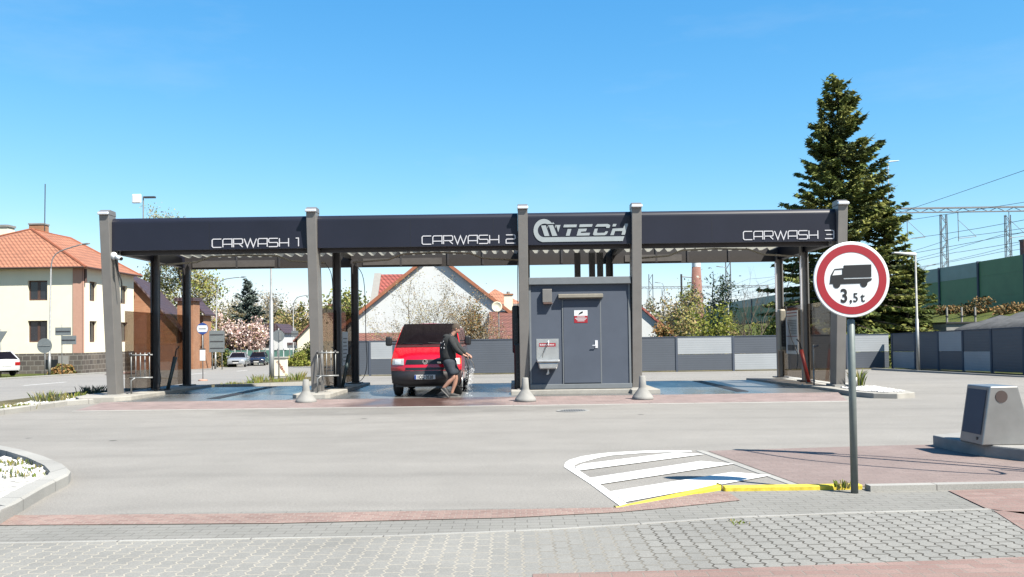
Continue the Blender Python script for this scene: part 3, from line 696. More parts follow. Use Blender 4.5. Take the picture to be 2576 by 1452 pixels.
# ---- things that hang on or stand in the canopy
def boom(x, s, lab):
    p = [(x, 25.3, 3.98), (x+s*.95, 25.2, 3.94), (x+s*1.35, 25.15, 3.78), (x+s*2.35, 25.0, 3.70)]
    o = MB().tube(p, .026, 8).build('washing_boom', M['boom'], smooth=True); tag(o, lab, 'boom', 'washing booms under the canopy')
for x, n in ((-7.65, '1'), (-2.15, '2'), (5.85, '3')):
    for s, d in ((-1, 'left'), (1, 'right')): boom(x, s, 'beige bent washing boom in bay %s pointing %s' % (n, d))
def hose(name, pts, lab, r=.011):
    return tag(MB().tube(smoothline(pts), r, 6).build(name, M['hose'], smooth=True), lab, 'hose', 'black hoses hanging in the bays')
hose('wash_hose', [(-9.95, 25.0, 3.70), (-9.98, 25.0, 3.3), (-9.98, 24.95, 2.0), (-10.05, 24.9, .9), (-10.1, 24.8, .25), (-9.9, 24.6, .18), (-9.85, 24.7, .5), (-10.0, 24.85, 1.0)], 'black hose hanging beside the left glass partition of bay 1')
hose('wash_hose', [(-5.3, 25.0, 3.70), (-5.05, 24.6, 3.4), (-4.98, 24.5, 3.0), (-4.98, 24.5, 2.45)], 'short black hose above the middle glass partition')
hose('wash_hose', [(-4.5, 25.0, 3.70), (-4.45, 26.5, 3.3), (-4.45, 26.8, 1.6), (-4.4, 26.6, .7), (-4.55, 26.4, .28), (-4.95, 26.2, .2)], 'black hose hanging left of the red van')
hose('wash_hose', [(.2, 25.0, 3.70), (.18, 26.0, 3.3), (.18, 26.2, 1.4), (.15, 26.0, .3)], 'black hose beside the left side of the booth')
hose('wash_hose', [(8.2, 25.0, 3.70), (8.15, 26.2, 2.7), (8.2, 26.1, 1.6), (8.3, 25.7, .9), (8.2, 25.5, .5)], 'black hose hanging to the red lance holder in bay 3')
def lance_holder(loc, rx, m, lab):
    t = thing('lance_holder', lab, 'lance holder', loc, 0, 'tilted lance holders at the bay posts')
    dx, dy = rx
    MB().tube([(0, 0, 0), (dx*.5, dy*.5, .45), (dx, dy, .92)], [.05, .05, .06], 12).build('tube', m, t, smooth=True)
    MB().tube([(dx*.9, dy*.9, .85), (dx*1.12, dy*1.12, 1.12), (dx*1.6, dy*1.3, 1.22)], .02, 8).build('lance_handle', M['black'], t, smooth=True)
    MB().cbox((0, 0, .0), (.16, .16, .03)).build('foot', M['postd'], t, bevel=.01)
M['holdg'] = mat('dark_teal_tube', (.03, .055, .06), .4); M['holdr'] = mat('red_tube', (.42, .03, .02), .45)
lance_holder((-9.85, 25.2, .165), (.18, .1), M['holdg'], 'dark tilted lance holder by the left partition of bay 1')
lance_holder((-4.85, 25.1, .165), (.18, .1), M['holdg'], 'dark tilted lance holder by the middle partition')
lance_holder((8.25, 24.6, .135), (-.17, .12), M['holdr'], 'red tilted lance holder by the right partition of bay 3')
def mat_rack(loc, rz, lab):
    t = thing('mat_rack', lab, 'rack', loc, rz, 'floor mat racks by the bay posts')
    f = MB()
    f.tube([(-.2, 0, 0), (-.2, 0, .35), (-.1, 0, .42)], .022, 8); f.build('stand', M['galv'], t, smooth=True)
    for z in (.42, 1.02): MB().tube([(-.24, 0, z), (.34, 0, z)], .02, 8).build('rail', M['galv'], t, smooth=True)
    for k in range(5): MB().tube([(-.2+k*.115, 0, .40), (-.2+k*.115, 0, 1.08)], .013, 6).build('bar', M['galv'], t, smooth=True)
    for k in (-.2, .26): MB().tube([(k, -.02, 1.02), (k, -.13, 1.06)], .025, 8).build('clamp', M['postd'], t)
mat_rack((-9.86, 23.3, .16), R(8), 'galvanised mat rack beside the far left corner post')
mat_rack((-4.86, 22.9, .16), R(10), 'galvanised mat rack beside the post left of the red van')
mat_rack((8.15, 23.9, .12), R(70), 'grey mat rack before the right glass partition')
def terminal(loc, lab, m, d=.3):
    t = thing('control_terminal', lab, 'terminal', loc, 0, 'wash control terminals')
    MB().cbox((0, 0, 0), (.20, d, 1.28)).build('housing', m, t, bevel=.06, seg=4)
    MB().cbox((0, -d/2-.012, -.1), (.13, .02, .8)).build('front_panel', M['black'], t, bevel=.005)
    mb = MB()
    for k in range(6): mb.cbox((0, -d/2-.028, -.36+k*.1), (.05, .012, .04))
    for k in range(6): MB().lathe([(.022, 0), (.022, -.014), (.0, -.016)], (0, -d/2-.022, -.36+k*.1), 10, ax='y').build('button', M['postd'], t)
terminal((8.22, 26.9, 1.62), 'pale rounded control terminal on the right rear post of bay 3', M['boom'])
terminal((.10, 23.6, 1.72), 'black control terminal between the van bay and the booth', M['black'])
terminal((.14, 23.4, .72), 'black lower cabinet between the van bay and the booth', M['black'])
# price board behind the right glass
t = thing('price_board', 'pale price board with red lines behind the right glass partition', 'board', (8.44, 26.6, 1.55))
MB().box(-.012, -.55, -.65, .012, .55, .65).build('panel', M['whitep'], t)
mb = MB()
for z, h in ((.57, .03), (.48, .02), (-.13, .02)): mb.box(-.02, -.5, z, -.0125, .5, z+h)
mb.build('red_lines', M['redp'], t)
mb = MB(); rg = random.Random(4)
for k in range(9): mb.box(-.02, -.45, -.05+k*.05, -.0125, -.45+rg.uniform(.4, .85), -.035+k*.05)
for k in range(7): mb.box(-.02, -.46+k*.13, -.55, -.0125, -.38+k*.13, -.38)
mb.build('print', M['postd'], t)
t = thing('notice_board', 'small pale notice on the middle glass partition', 'board', (-4.99, 26.3, 1.25))
MB().box(-.01, -.42, -.5, .01, .42, .5).build('panel', M['whitep'], t)
mb = MB()
for k in range(7): mb.box(.0105, -.33, -.38+k*.11, .016, .3-.06*(k % 3), -.35+k*.11)
mb.build('print', M['postd'], t)
# camera on left post, antenna on roof
t = thing('security_camera', 'white security camera on the left corner post', 'camera', (-10.28, 22.78, 3.62))
MB().blob((0, -.02, .14), (.09, .09, .10), 12).build('dome', M['whitep'], t, smooth=True)
MB().tube([(.08, -.05, .10), (.26, -.18, .05)], .055, 12).build('body', M['whitep'], t, smooth=True)
MB().tube([(.262, -.182, .05), (.275, -.19, .047)], .045, 12).build('lens', M['black'], t)
MB().tube(smoothline([(.03, .0, .06), (.08, .02, -.2), (.16, .05, -.5), (.15, .1, -.75)]), .018, 6).build('cable', M['hose'], t, smooth=True)
t = thing('roof_antenna', 'white square antenna on a thin mast above the left canopy end', 'antenna', (-10.2, 24.4, 4.72))
MB().tube([(0, 0, -.1), (0, 0, .85)], .018, 8).build('mast', M['galv'], t)
MB().cbox((-.17, -.03, .78), (.26, .06, .26)).build('panel', M['whitep'], t, bevel=.03)
MB().cbox((.18, 0, .82), (.32, .1, .05)).build('lamp_arm', M['postd'], t, bevel=.01)
# ------------------------------------------------------------------ booth
bt = thing('technical_booth', 'grey metal technical booth with door under the emblem', 'booth', (1.75, 23.1, .16))
X0, X1, Y0, Y1 = .465, 3.035, 22.88, 26.6
MB().box(X0, Y0, .28, X1, Y1, 2.86).build('wall', M['slate'], bt, world=True)
MB().box(X0-.02, Y0-.05, .16, X1+.05, Y1+.05, .285).build('base_frame', M['slated'], bt, world=True, bevel=.008)
MB().box(X0-.022, Y0-.10, 2.865, X1+.06, Y1+.1, 3.05).build('roof', M['slated'], bt, world=True, bevel=.01)
for x in (X0-.02, X1-.015): MB().box(x, Y0-.022, .286, x+.05, Y0-.002, 2.864).build('corner_trim', M['slated'], bt, world=True)
dx0, _ = hx(1418, 870, Y0); dx1, _ = hx(1510, 870, Y0)
for x in (dx0-.03, dx1+.005): MB().box(x, Y0-.024, .29, x+.025, Y0-.001, 2.46).build('door_jamb', M['slated'], bt, world=True)
dr = MB().box(dx0, Y0-.03, .31, dx1, Y0+.02, 2.44).build('door', M['slate'], bt, world=True, bevel=.006)
t = hx(1500, 866, Y0)
h = MB(); h.box(t[0]-.035, Y0-.045, t[1]-.10, t[0]+.035, Y0-.03, t[1]+.10); h.tube([(t[0], Y0-.045, t[1]-.03), (t[0], Y0-.09, t[1]-.03), (t[0]-.11, Y0-.09, t[1]-.03)], .011, 8)
h.build('handle', M['cap'], dr, world=True, bevel=.01)
a = hx(1444, 781, Y0); b = hx(1478, 812, Y0); zm = b[1]+(a[1]-b[1])*.56
MB().box(a[0], Y0-.036, zm, b[0], Y0-.031, a[1]).build('notice', M['whitep'], dr, world=True)
MB().box(a[0], Y0-.036, b[1], b[0], Y0-.031, zm-.002).build('red_notice', M['redp'], dr, world=True)
mb = MB(); cx = (a[0]+b[0])/2; zc = (zm+a[1])/2
mb.prism([(cx-.06, zc-.05), (cx-.02, zc-.03), (cx+.05, zc+.0), (cx+.06, zc+.045), (cx+.0, zc+.03), (cx-.05, zc-.01)], 'y', Y0-.040, Y0-.0355); mb.build('pictogram', M['black'], dr, world=True)
mb = MB()
for k in range(4): wv = (.10, .15, .12, .09)[k]; mb.box(cx-wv, Y0-.040, zm-.04-k*.034, cx+wv, Y0-.0355, zm-.022-k*.034)
mb.build('notice_lines', M['letter'], dr, world=True)
a = hx(1404, 747, Y0); b = hx(1516, 761, Y0)
MB().prism([(Y0-.001, 2.62), (Y0-.001, 2.49), (Y0-.16, 2.515), (Y0-.16, 2.60)], 'x', a[0], b[0]).build('awning', M['boom'], bt, world=True, bevel=.006)
a = hx(1364, 728, Y0); b = hx(1388, 766, Y0)
MB().box(a[0], Y0-.13, b[1]+.05, b[0], Y0-.001, a[1]).build('wall_lamp', M['post'], bt, world=True, bevel=.01)
MB().box(a[0]+.01, Y0-.14, b[1]+.0, b[0]+.015, Y0-.001, b[1]+.045).build('lamp_glass', M['brown'], bt, world=True, bevel=.015)
# hand basin
a = hx(1349, 853, Y0); b = hx(1406, 904, Y0); xl, xr, zt, zb = a[0], b[0], a[1], b[1]
sk = MB().box(xl, Y0-.012, zb, xr, Y0-.001, zt).build('basin_splashback', M['inox'], bt, world=True)
c1 = hx(1349, 928, Y0)[1]
mb = MB(); mb.prism([(xl, zb+.0), (xr, zb+.0), (xr, zb-.07), (xl, zb-.07)], 'y', Y0-.40, Y0-.013); mb.build('basin_rim', M['inox'], sk, world=True, bevel=.02)
mb = MB(); mb.prism([(xl+.03, zb-.072), (xr-.03, zb-.072), (xr-.06, c1), (xl+.06, c1)], 'y', Y0-.37, Y0-.02); mb.build('basin_bowl', M['inox'], sk, world=True, bevel=.03)
xm = (xl+xr)/2
MB().tube([(xm, Y0-.2, c1+.01), (xm, Y0-.2, c1-.08), (xm-.03, Y0-.18, c1-.13), (xm+.02, Y0-.06, c1-.12), (xm+.02, Y0-.01, c1-.08)], .022, 8).build('drain_trap', M['whitep'], sk, world=True, smooth=True)
MB().tube([(xm+.02, Y0-.01, zt-.06), (xm+.02, Y0-.08, zt-.06), (xm+.02, Y0-.10, zt-.16)], .018, 8).build('tap', M['cap'], sk, world=True, smooth=True)
MB().tube(smoothline([(xm+.02, Y0-.10, zt-.15), (xm-.10, Y0-.12, zt-.3), (xm-.14, Y0-.16, zt-.48)]), .007, 6).build('basin_hose', M['hose'], sk, world=True)
MB().box(xl+.07, Y0-.018, zt-.20, xr-.08, Y0-.0125, zt-.11).build('label', M['redp'], sk, world=True)
mb = MB(); rg = random.Random(2); x = xl+.09
while x < xr-.13:
    wd = rg.uniform(.015, .03); mb.box(x, Y0-.021, zt-.172, x+wd, Y0-.0178, zt-.145+rg.uniform(0, .01)); x += wd+.008
mb.build('label_print', M['letter'], sk, world=True)
# bollards
for i, (px, py) in enumerate(((770, 1013), (1322, 1010), (1617, 1005))):
    p = gr(px, py, .02); mb = MB(); mb.lathe([(.245, 0), (.25, .05), (.235, .085), (.10, .265), (.088, .3), (.072, .545), (.06, .56), (0, .56)], n=28)
    o = mb.build('cone_bollard', M['concg'], smooth=True); o.location = (p.x, p.y, .012)
    tag(o, ['cone shaped concrete bollard before the post between bays 1 and 2', 'cone shaped concrete bollard before the post left of the booth', 'cone shaped concrete bollard before the post right of the booth'][i], 'bollard', 'concrete cone bollards before the wash')
# small standpipe at right post
t = thing('water_standpipe', 'small dark standpipe on the right island kerb', 'standpipe', (8.55, 22.35, .12))
MB().tube([(0, 0, 0), (0, 0, .38), (.04, 0, .46), (.1, 0, .4)], .05, 10).build('pipe', M['postd'], t, smooth=True)
MB().tube([(.13, .02, 0), (.13, .02, .26)], .04, 10).build('stub', M['galv'], t, smooth=True)
tuft('weed', 'green weed at the foot of the right corner post', (8.95, 22.9, .12), .45, 70, [G1, G2, G3], 91, .16)
# ------------------------------------------------------------------ road sign
sp = Vector((3.21, 8.28, 0)); Ys = 8.25
t = thing('road_sign', 'round red ringed lorry weight limit sign on a grey post', 'road sign', (sp.x, sp.y, 0))
b0 = at(2153, 1242, sp.y+.0); b1 = at(2143.5, 806, sp.y)
MB().tube([(b0.x, sp.y+.03, -.05), (b1.x, sp.y+.03, b1.z), (b1.x, sp.y+.03, b1.z+.012)], [.0335, .0335, .02], 16).build('post', M['pole'], t, world=True, smooth=True)
c = at(2141.5, 703.5, Ys); rad = .356
def ring(mb, r0, r1, y, n=64, m=0):
    vs = [(c.x+r*math.cos(2*math.pi*k/n), y, c.z+r*math.sin(2*math.pi*k/n)) for r in (r0, r1) for k in range(n)]
    mb.add(vs, [(k, (k+1) % n, n+(k+1) % n, n+k) for k in range(n)], m)
pl_ = MB().lathe([(0, .012), (rad-.006, .012), (rad, .004), (rad, -.004), (rad-.006, -.008), (0, -.008)], (c.x, Ys, c.z), 64, ax='y').build('plate', M['whitep'], t, world=True)
mb = MB(); ring(mb, .256, .327, Ys-.0105); mb.build('red_ring', M['redp'], pl_, world=True)
def sq(x, y): p = at((2870+x/3.8212)/1.41615, (820+y/3.8212)/1.41615, Ys); return (p.x, p.z)
mb = MB(); D = Ys-.0115
def spoly(pts, dd=0): mb.add([(sq(*p)[0], D-dd, sq(*p)[1]) for p in pts], [tuple(range(len(pts)))])
spoly([(512, 482), (888, 468), (890, 640), (512, 652)])
spoly([(335, 618), (386, 530), (512, 518), (512, 536), (392, 543), (362, 613)][:6]); spoly([(493, 536), (512, 536), (512, 610), (493, 610)])
spoly([(335, 620), (512, 606), (512, 668), (895, 656), (893, 682), (850, 704), (835, 722), (740, 725), (465, 735), (318, 734), (326, 712)], .0004)
for cx_, cy_, r_ in ((419, 742, 49), (787, 729, 48)): spoly([(cx_+r_*math.cos(2*math.pi*k/24), cy_+r_*math.sin(2*math.pi*k/24)) for k in range(24)], .0008)
mb.build('lorry_symbol', M['black'], pl_, world=True)
def text(name, s, m, parent, x, y, z, size, world_off, squeeze=1., bold=0, thick=.001, rotz=0):
    cu = bpy.data.curves.new(name, 'FONT'); cu.body = s; cu.size = size; cu.offset = bold; cu.extrude = thick
    tmp = bpy.data.objects.new('tmp', cu); COL.objects.link(tmp)
    bpy.context.view_layer.update(); me = bpy.data.meshes.new_from_object(tmp.evaluated_get(bpy.context.evaluated_depsgraph_get()))
    bpy.data.objects.remove(tmp)
    for v in me.vertices:
        a, b_, c_ = v.co; px, py, pz = a*squeeze, -c_, b_
        v.co = (x+px*math.cos(rotz)-py*math.sin(rotz)-world_off[0], y+px*math.sin(rotz)+py*math.cos(rotz)-world_off[1], z+pz-world_off[2])
    me.name = name; me.materials.clear(); me.materials.append(m)
    o = bpy.data.objects.new(name, me); COL.objects.link(o); o.parent = parent; return o
a = sq(468, 982); text('weight_digit', '3', M['black'], pl_, a[0], D, a[1], .176, t.location, .82, .004)
a = sq(590, 978); text('weight_text', ',', M['black'], pl_, a[0], D, a[1], .14, t.location, .9, .002)
a = sq(640, 976); text('weight_text', '5', M['black'], pl_, a[0], D, a[1], .118, t.location, .85, .001)
a = sq(742, 974); text('weight_text', 't', M['black'], pl_, a[0], D, a[1], .125, t.location, 1., .0005)
MB().box(c.x-.03, Ys+.012, c.z-.25, c.x+.03, Ys+.022, c.z+.25).build('bracket', M['galv'], t, world=True)
tuft('weed', 'dry weed at the foot of the sign post on the yellow kerb', (3.13, 8.44, .05), .05, 26, [G2, G1], 95, .1)
tuft('weed', 'tiny weed between the grey pavers', tuple(gr(1855, 1318, 0)), .025, 20, [G2, G1], 96, .1)
# ------------------------------------------------------------------ vacuum station
pf = [(5.5, 11.62), (5.52, 11.2), (5.62, 10.55), (5.85, 10.12), (6.3, 9.92), (9, 9.75), (9, 12.1), (6, 11.9)]
struct('vacuum_island', slab(MB(), pf, .15), M['concg'], bevel=.02)
vt = thing('vacuum_cleaner', 'grey tapered steel vacuum cleaner housing on a raised island', 'vacuum', (5.85, 10.7, .15))
yf, yb = 10.47, 11.0; A = [(5.54, .15), (6.16, .15), (5.985, .845), (5.655, .845)]
MB().prism(A, 'y', yf, yb).build('housing', M['vach'], vt, world=True, bevel=.012)
def sp_(y, z, o): xx = 5.54+(z-.15)/(.695)*.115-o; return (xx, y, z)
mb = MB(); mb.add([sp_(10.53, .27, .006), sp_(10.96, .27, .006), sp_(10.96, .80, .006), sp_(10.53, .80, .006)], [(0, 1, 2, 3)]); mb.build('side_panel', M['slate'], vt, world=True)
cc = at(2519, 998, yf); MB().lathe([(0, -.006), (.072, -.006), (.072, .01), (0, .01)], (cc.x, yf, cc.z), 28, ax='y').build('hose_opening', M['hole'], vt, world=True)
MB().lathe([(.0, 0), (.02, 0), (.02, .02), (0, .02)], (5.545, 10.6, .22), 12, ax='x').build('lock', M['postd'], vt, world=True)
# boom with hoses standing outside the right frame edge, seen through its shadow
vb = thing('vacuum_boom', 'tall thin vacuum boom post with hanging hoses', 'boom', (6.2, 8.9, 0))
MB().tube([(0, 0, -.05), (0, 0, 4.7)], .035, 10).build('post', M['galv'], vb)
MB().tube([(-.5, .25, 4.68), (.55, -.25, 4.72)], [.09, .09], 8).build('arm', M['galv'], vb)
for s_ in (-1, 1):
    MB().tube(smoothline([(s_*.5, -s_*.25, 4.66), (s_*.62, -.2, 3.6), (s_*.58, -.3, 2.2), (s_*.3, -.35, 1.4), (s_*.06, -.2, 1.7)]), .024, 8).build('hose', M['hose'], vb)

# ------------------------------------------------------------------ red van
def carpaint(name, c, rough=.22):
    t = NT(name); c = kk(c); t.set(Base_Color=c, Roughness=rough); t.b.inputs['Coat Weight'].default_value = .8; t.b.inputs['Coat Roughness'].default_value = .05
    t.l(t.ramp(t.noise(5, 4), [(.3, rough*.8), (.7, rough*1.3)]), t.b.inputs['Roughness']); return t.mat
M['vanred'] = carpaint('red_car_paint', (.70, .002, .020)); M['bumper'] = mat('dark_bumper_plastic', (.030, .024, .025), .45, var=.25, sc_=8)
M['glass'] = mat('dark_car_glass', (.012, .009, .011), .16, var=.2, spec=.12); M['lamp'] = mat('clear_headlight', (.55, .57, .55), .12, var=.25, sc_=25, spec=.8)
M['chrome'] = mat('chrome', (.8, .8, .82), .12, metal=1, var=.03); M['orange'] = mat('orange_lens', (.7, .25, .03), .2); M['tail'] = mat('tail_lens', (.4, .01, .01), .2)
M['plate'] = mat('number_plate', (.78, .78, .76), .45, var=.03)
vx = at(1068.7, 910, 22.05).x
van = thing('van', 'red van with dark bumper and windscreen being washed in bay 2', 'van', (vx, 22.05, FZ))
PROF = [(.16, .28, .80), (.05, .34, .855), (.0, .46, .875), (.02, .60, .88), (.05, .655, .89), (.05, .66, .895), (.07, .78, .90), (.10, .90, .895), (.15, .965, .885), (.34, 1.12, .865), (.50, 1.22, .85), (.64, 1.30, .835), (.92, 1.57, .77), (1.22, 1.825, .70), (1.29, 1.858, .675), (1.6, 1.868, .67), (4.3, 1.868, .67), (4.62, 1.83, .70), (4.75, 1.25, .82), (4.80, .70, .89), (4.72, .32, .86)]
def bulge(u, y): return .30*abs(u)**3.2*max(0, 1-y/2.6)
def roofc(u, z): return -(.055*abs(u)**2.5*min(1, (z-1.8)/.06) if z > 1.8 else 0)
def vrow(y, z, wd, n=16):
    return [(wd*u, y+bulge(u, y) - (.18*abs(u)**3 if y > 4.2 else 0), z+roofc(u, z)) for u in [2*i/n-1 for i in range(n+1)]]
mb = MB(); n = 16; rows = [vrow(*p) for p in PROF]; vs = [v for r in rows for v in r]
fs = [(j*(n+1)+i, j*(n+1)+i+1, (j+1)*(n+1)+i+1, (j+1)*(n+1)+i) for j in range(len(rows)-1) for i in range(n)]
ms = [1 if PROF[j+1][1] < .658 and PROF[j][0] < 2 else 0 for j in range(len(rows)-1) for i in range(n)]
N = len(rows)
# sides: horizontal strips between front and back columns of equal height
def edge(front, z):
    P = [(r[n][1], r[n][2], r[n][0]) for r in rows]
    P = P[:16] if front else P[16:]
    P = sorted(P, key=lambda p: p[1])
    for a, b in zip(P[:-1], P[1:]):
        if a[1] <= z <= b[1]+1e-6:
            k = (z-a[1])/max(1e-6, b[1]-a[1]); return a[0]+(b[0]-a[0])*k, a[2]+(b[2]-a[2])*k
    return P[0][0] if z < P[0][1] else P[-1][0], P[0][2] if z < P[0][1] else P[-1][2]
def side_w(z): return edge(True, z)[1]
zs = [.28, .36, .5, .65, .8, .95, 1.1, 1.2, 1.3, 1.45, 1.6, 1.72, 1.79, 1.83]
base = len(vs); ny = 8
for sgn in (-1, 1):
    for z in zs:
        y0, w0 = edge(True, z); y1, w1 = edge(False, z)
        for k in range(ny+1): vs.append((sgn*(w0+(w1-w0)*k/ny), y0+(y1-y0)*k/ny, z))
nz = len(zs)
for s_ in range(2):
    for j in range(nz-1):
        for k in range(ny):
            b0_ = base+s_*nz*(ny+1)+j*(ny+1)+k; fs.append((b0_, b0_+1, b0_+ny+2, b0_+ny+1)); ms.append(1 if zs[j+1] <= .4 else 0)
mb.add(vs, fs); mb.m = ms
# underside + roof edge joins
vbody = mb.build('body', [M['vanred'], M['bumper']], van, smooth=True)
MB().box(-.78, .3, .24, .78, 4.6, .34).build('underbody', M['black'], van)
fp_ = [(p[1], p[0]) for p in PROF[:15]]
def fy(x, z):
    for (za, ya), (zb, yb_) in zip(fp_[:-1], fp_[1:]):
        if za <= z <= zb:
            y = ya+(yb_-ya)*(z-za)/(zb-za); break
    else: y = fp_[-1][1]
    return y + bulge(min(1, abs(x)/side_w(min(z, 1.8))), y)
def panel(name, pts, m, parent, off=.006, nx=8, nz=4):
    """quad panel laid on the van front: pts = four (x,z) bl, br, tr, tl"""
    (ax, az), (bx, bz), (cx_, cz), (dx_, dz) = pts; mb = MB()
    def fn(u, v):
        x = (ax*(1-u)+bx*u)*(1-v)+(dx_*(1-u)+cx_*u)*v; z = (az*(1-u)+bz*u)*(1-v)+(dz*(1-u)+cz*u)*v
        return (x, fy(x, z)-off, z+.3*off)
    mb.grid(fn, nx, nz); mb.grid(lambda u, v: (lambda p: (p[0], p[1]+off*1.6, p[2]-.3*off))(fn(u, v)), nx, nz)
    return mb.build(name, m, parent, smooth=True)
panel('windscreen', ((-.815, 1.315), (.815, 1.315), (.672, 1.850), (-.672, 1.850)), M['glass'], van, .012, 12, 6)
panel('cowl', ((-.825, 1.235), (.825, 1.235), (.815, 1.308), (-.815, 1.308)), mat('maroon_cowl', (.06, .008, .012), .4), van, .006, 12, 2)
gr_ = panel('grille', ((-.50, .815), (.50, .815), (.47, .935), (-.47, .935)), M['black'], van, .008)
for z in (.835, .862, .89, .917): panel('slat', ((-.49, z), (.49, z), (.49, z+.009), (-.49, z+.009)), M['bumper'], gr_, .016, 8, 1)
panel('lower_intake', ((-.50, .675), (.50, .675), (.50, .735), (-.50, .735)), M['black'], van, .007)
panel('front_panel', ((-.885, .665), (.885, .665), (.885, .672), (-.885, .672)), M['bumper'], van, .007)
for s_ in (-1, 1):
    q = ((-.86, .80), (-.54, .80), (-.545, .955), (-.85, .955)) if s_ < 0 else ((.54, .80), (.86, .80), (.85, .955), (.545, .955))
    hl = panel('headlight', q, M['lamp'], van, .012, 8, 4)
    panel('reflector', ((s_*.70-.085, .825), (s_*.70+.085, .825), (s_*.70+.08, .935), (s_*.70-.08, .935)), M['whitep'], hl, .016, 4, 3)
    q = ((-.885, .81), (-.865, .81), (-.858, .945), (-.875, .945)) if s_ < 0 else ((.865, .81), (.885, .81), (.875, .945), (.858, .945))
    panel('indicator', q, M['orange'], van, .012, 2, 2)
    mr = MB().cbox((s_*1.03, .98, 1.40), (.17, .10, .24)).build('mirror', M['black'], van, bevel=.045, seg=4)
    for z in (1.33, 1.40): MB().tube([(s_*.76, .98, z), (s_*.98, .98, z)], .018, 8).build('mirror_arm', M['black'], mr)
    # side windows and door lines
    for ya, yb2, nm in ((1.0, 1.95, 'front_side_window'), (2.1, 3.2, 'side_window'), (3.35, 4.4, 'side_window')):
        z0_, z1_ = 1.28, 1.70
        mb = MB(); sh = .30 if ya < 1.5 else 0
        w0, w1 = side_w(z0_)+.006, side_w(z1_)+.006
        v = [(s_*w0, ya, z0_), (s_*w0, yb2, z0_), (s_*w1, yb2, z1_), (s_*w1, ya+sh, z1_)]
        mb.add(v+[(a[0]-s_*.02, a[1], a[2]) for a in v], [(0, 1, 2, 3), (4, 7, 6, 5), (0, 4, 5, 1), (1, 5, 6, 2), (2, 6, 7, 3), (3, 7, 4, 0)]); mb.build(nm, M['glass'], van)
    for ya in (.95, 2.02, 3.27): 
        mb = MB(); mb.add([(s_*(side_w(.4)+.004), ya, .4), (s_*(side_w(.4)+.004), ya+.012, .4), (s_*(side_w(1.25)+.004), ya+.012, 1.25), (s_*(side_w(1.25)+.004), ya, 1.25)], [(0, 1, 2, 3)]); mb.build('door_gap', M['black'], van)
    for yw in (.85, 3.75):
        wh = MB().lathe([(.0, -.1), (.26, -.1), (.31, -.085), (.32, -.04), (.32, .06), (.30, .1), (.20, .105), (0, .09)], (s_*.77, yw, .32), 28, ax='x').build('wheel', M['rubber'], van, smooth=True)
        MB().lathe([(0, 0), (.19, .0), (.2, .012), (0, .02)] if s_ > 0 else [(0, -.02), (.2, -.012), (.19, 0), (0, 0)], (s_*.875, yw, .32), 20, ax='x').build('hub_cap', M['inox'], wh, smooth=True)
        a0 = [R(180*k/14) for k in range(15)]
        mb = MB(); pr = [(yw+.40*math.cos(a_), .33+.40*math.sin(a_)) for a_ in a0]
        mb.add([(s_*(side_w(.6)+.004), y_, z_) for y_, z_ in pr]+[(s_*(side_w(.6)+.004), yw+.40, .27), (s_*(side_w(.6)+.004), yw-.40, .27)][:0], [tuple(range(15))]); mb.build('wheel_arch', M['black'], van)
# emblem: ring with two stacked chevrons
ez = .878; ey = fy(0, ez)-.02
em = MB().lathe([(.052, -.004), (.064, -.004), (.064, .012), (.052, .012), (.052, -.004)], (0, ey, ez), 32, ax='y').build('emblem', M['chrome'], van)
mb = MB()
def bar(p, q, wd=.0115):
    d = Vector((q[0]-p[0], q[1]-p[1])).normalized(); nn = Vector((-d.y, d.x))*wd/2
    mb.prism([(p[0]+nn.x, ez+p[1]+nn.y), (q[0]+nn.x, ez+q[1]+nn.y), (q[0]-nn.x, ez+q[1]-nn.y), (p[0]-nn.x, ez+p[1]-nn.y)], 'y', ey-.003-.0004*len(mb.f), ey+.008)
for s_ in (-1, 1):
    bar((s_*.026, .048), (0, .006)); bar((s_*.047, .024), (s_*.021, -.046)); bar((s_*.021, -.046), (0, -.006))
mb.build('emblem_strokes', M['chrome'], em)
text('badge_text', 'TDI', M['chrome'], van, .30, fy(.34, .855)-.022, .838, .05, (0, 0, 0), 1.2, .001)
py_ = -.022; pz = .50
pt = MB().box(-.26, py_, pz-.056, .26, py_+.015, pz+.056).build('number_plate', M['plate'], van, bevel=.006)
MB().box(-.258, py_-.0015, pz-.053, -.215, py_, pz+.053).build('blue_band', M['blue'], pt)
text('plate_text', '1CQ', M['black'], pt, -.195, py_-.0015, pz-.040, .115, (0, 0, 0), .80, .005, .0005)
text('plate_text', '0528', M['black'], pt, .02, py_-.0015, pz-.040, .115, (0, 0, 0), .80, .005, .0005)
wp = MB(); wp.tube([(-.1, fy(-.1, 1.31)-.03, 1.32), (-.62, fy(-.62, 1.345)-.025, 1.35)], .009, 6); wp.build('wiper', M['black'], van)
wp = MB(); wp.tube([(.55, fy(.55, 1.31)-.03, 1.32), (.03, fy(.03, 1.345)-.025, 1.35)], .009, 6); wp.build('wiper', M['black'], van)

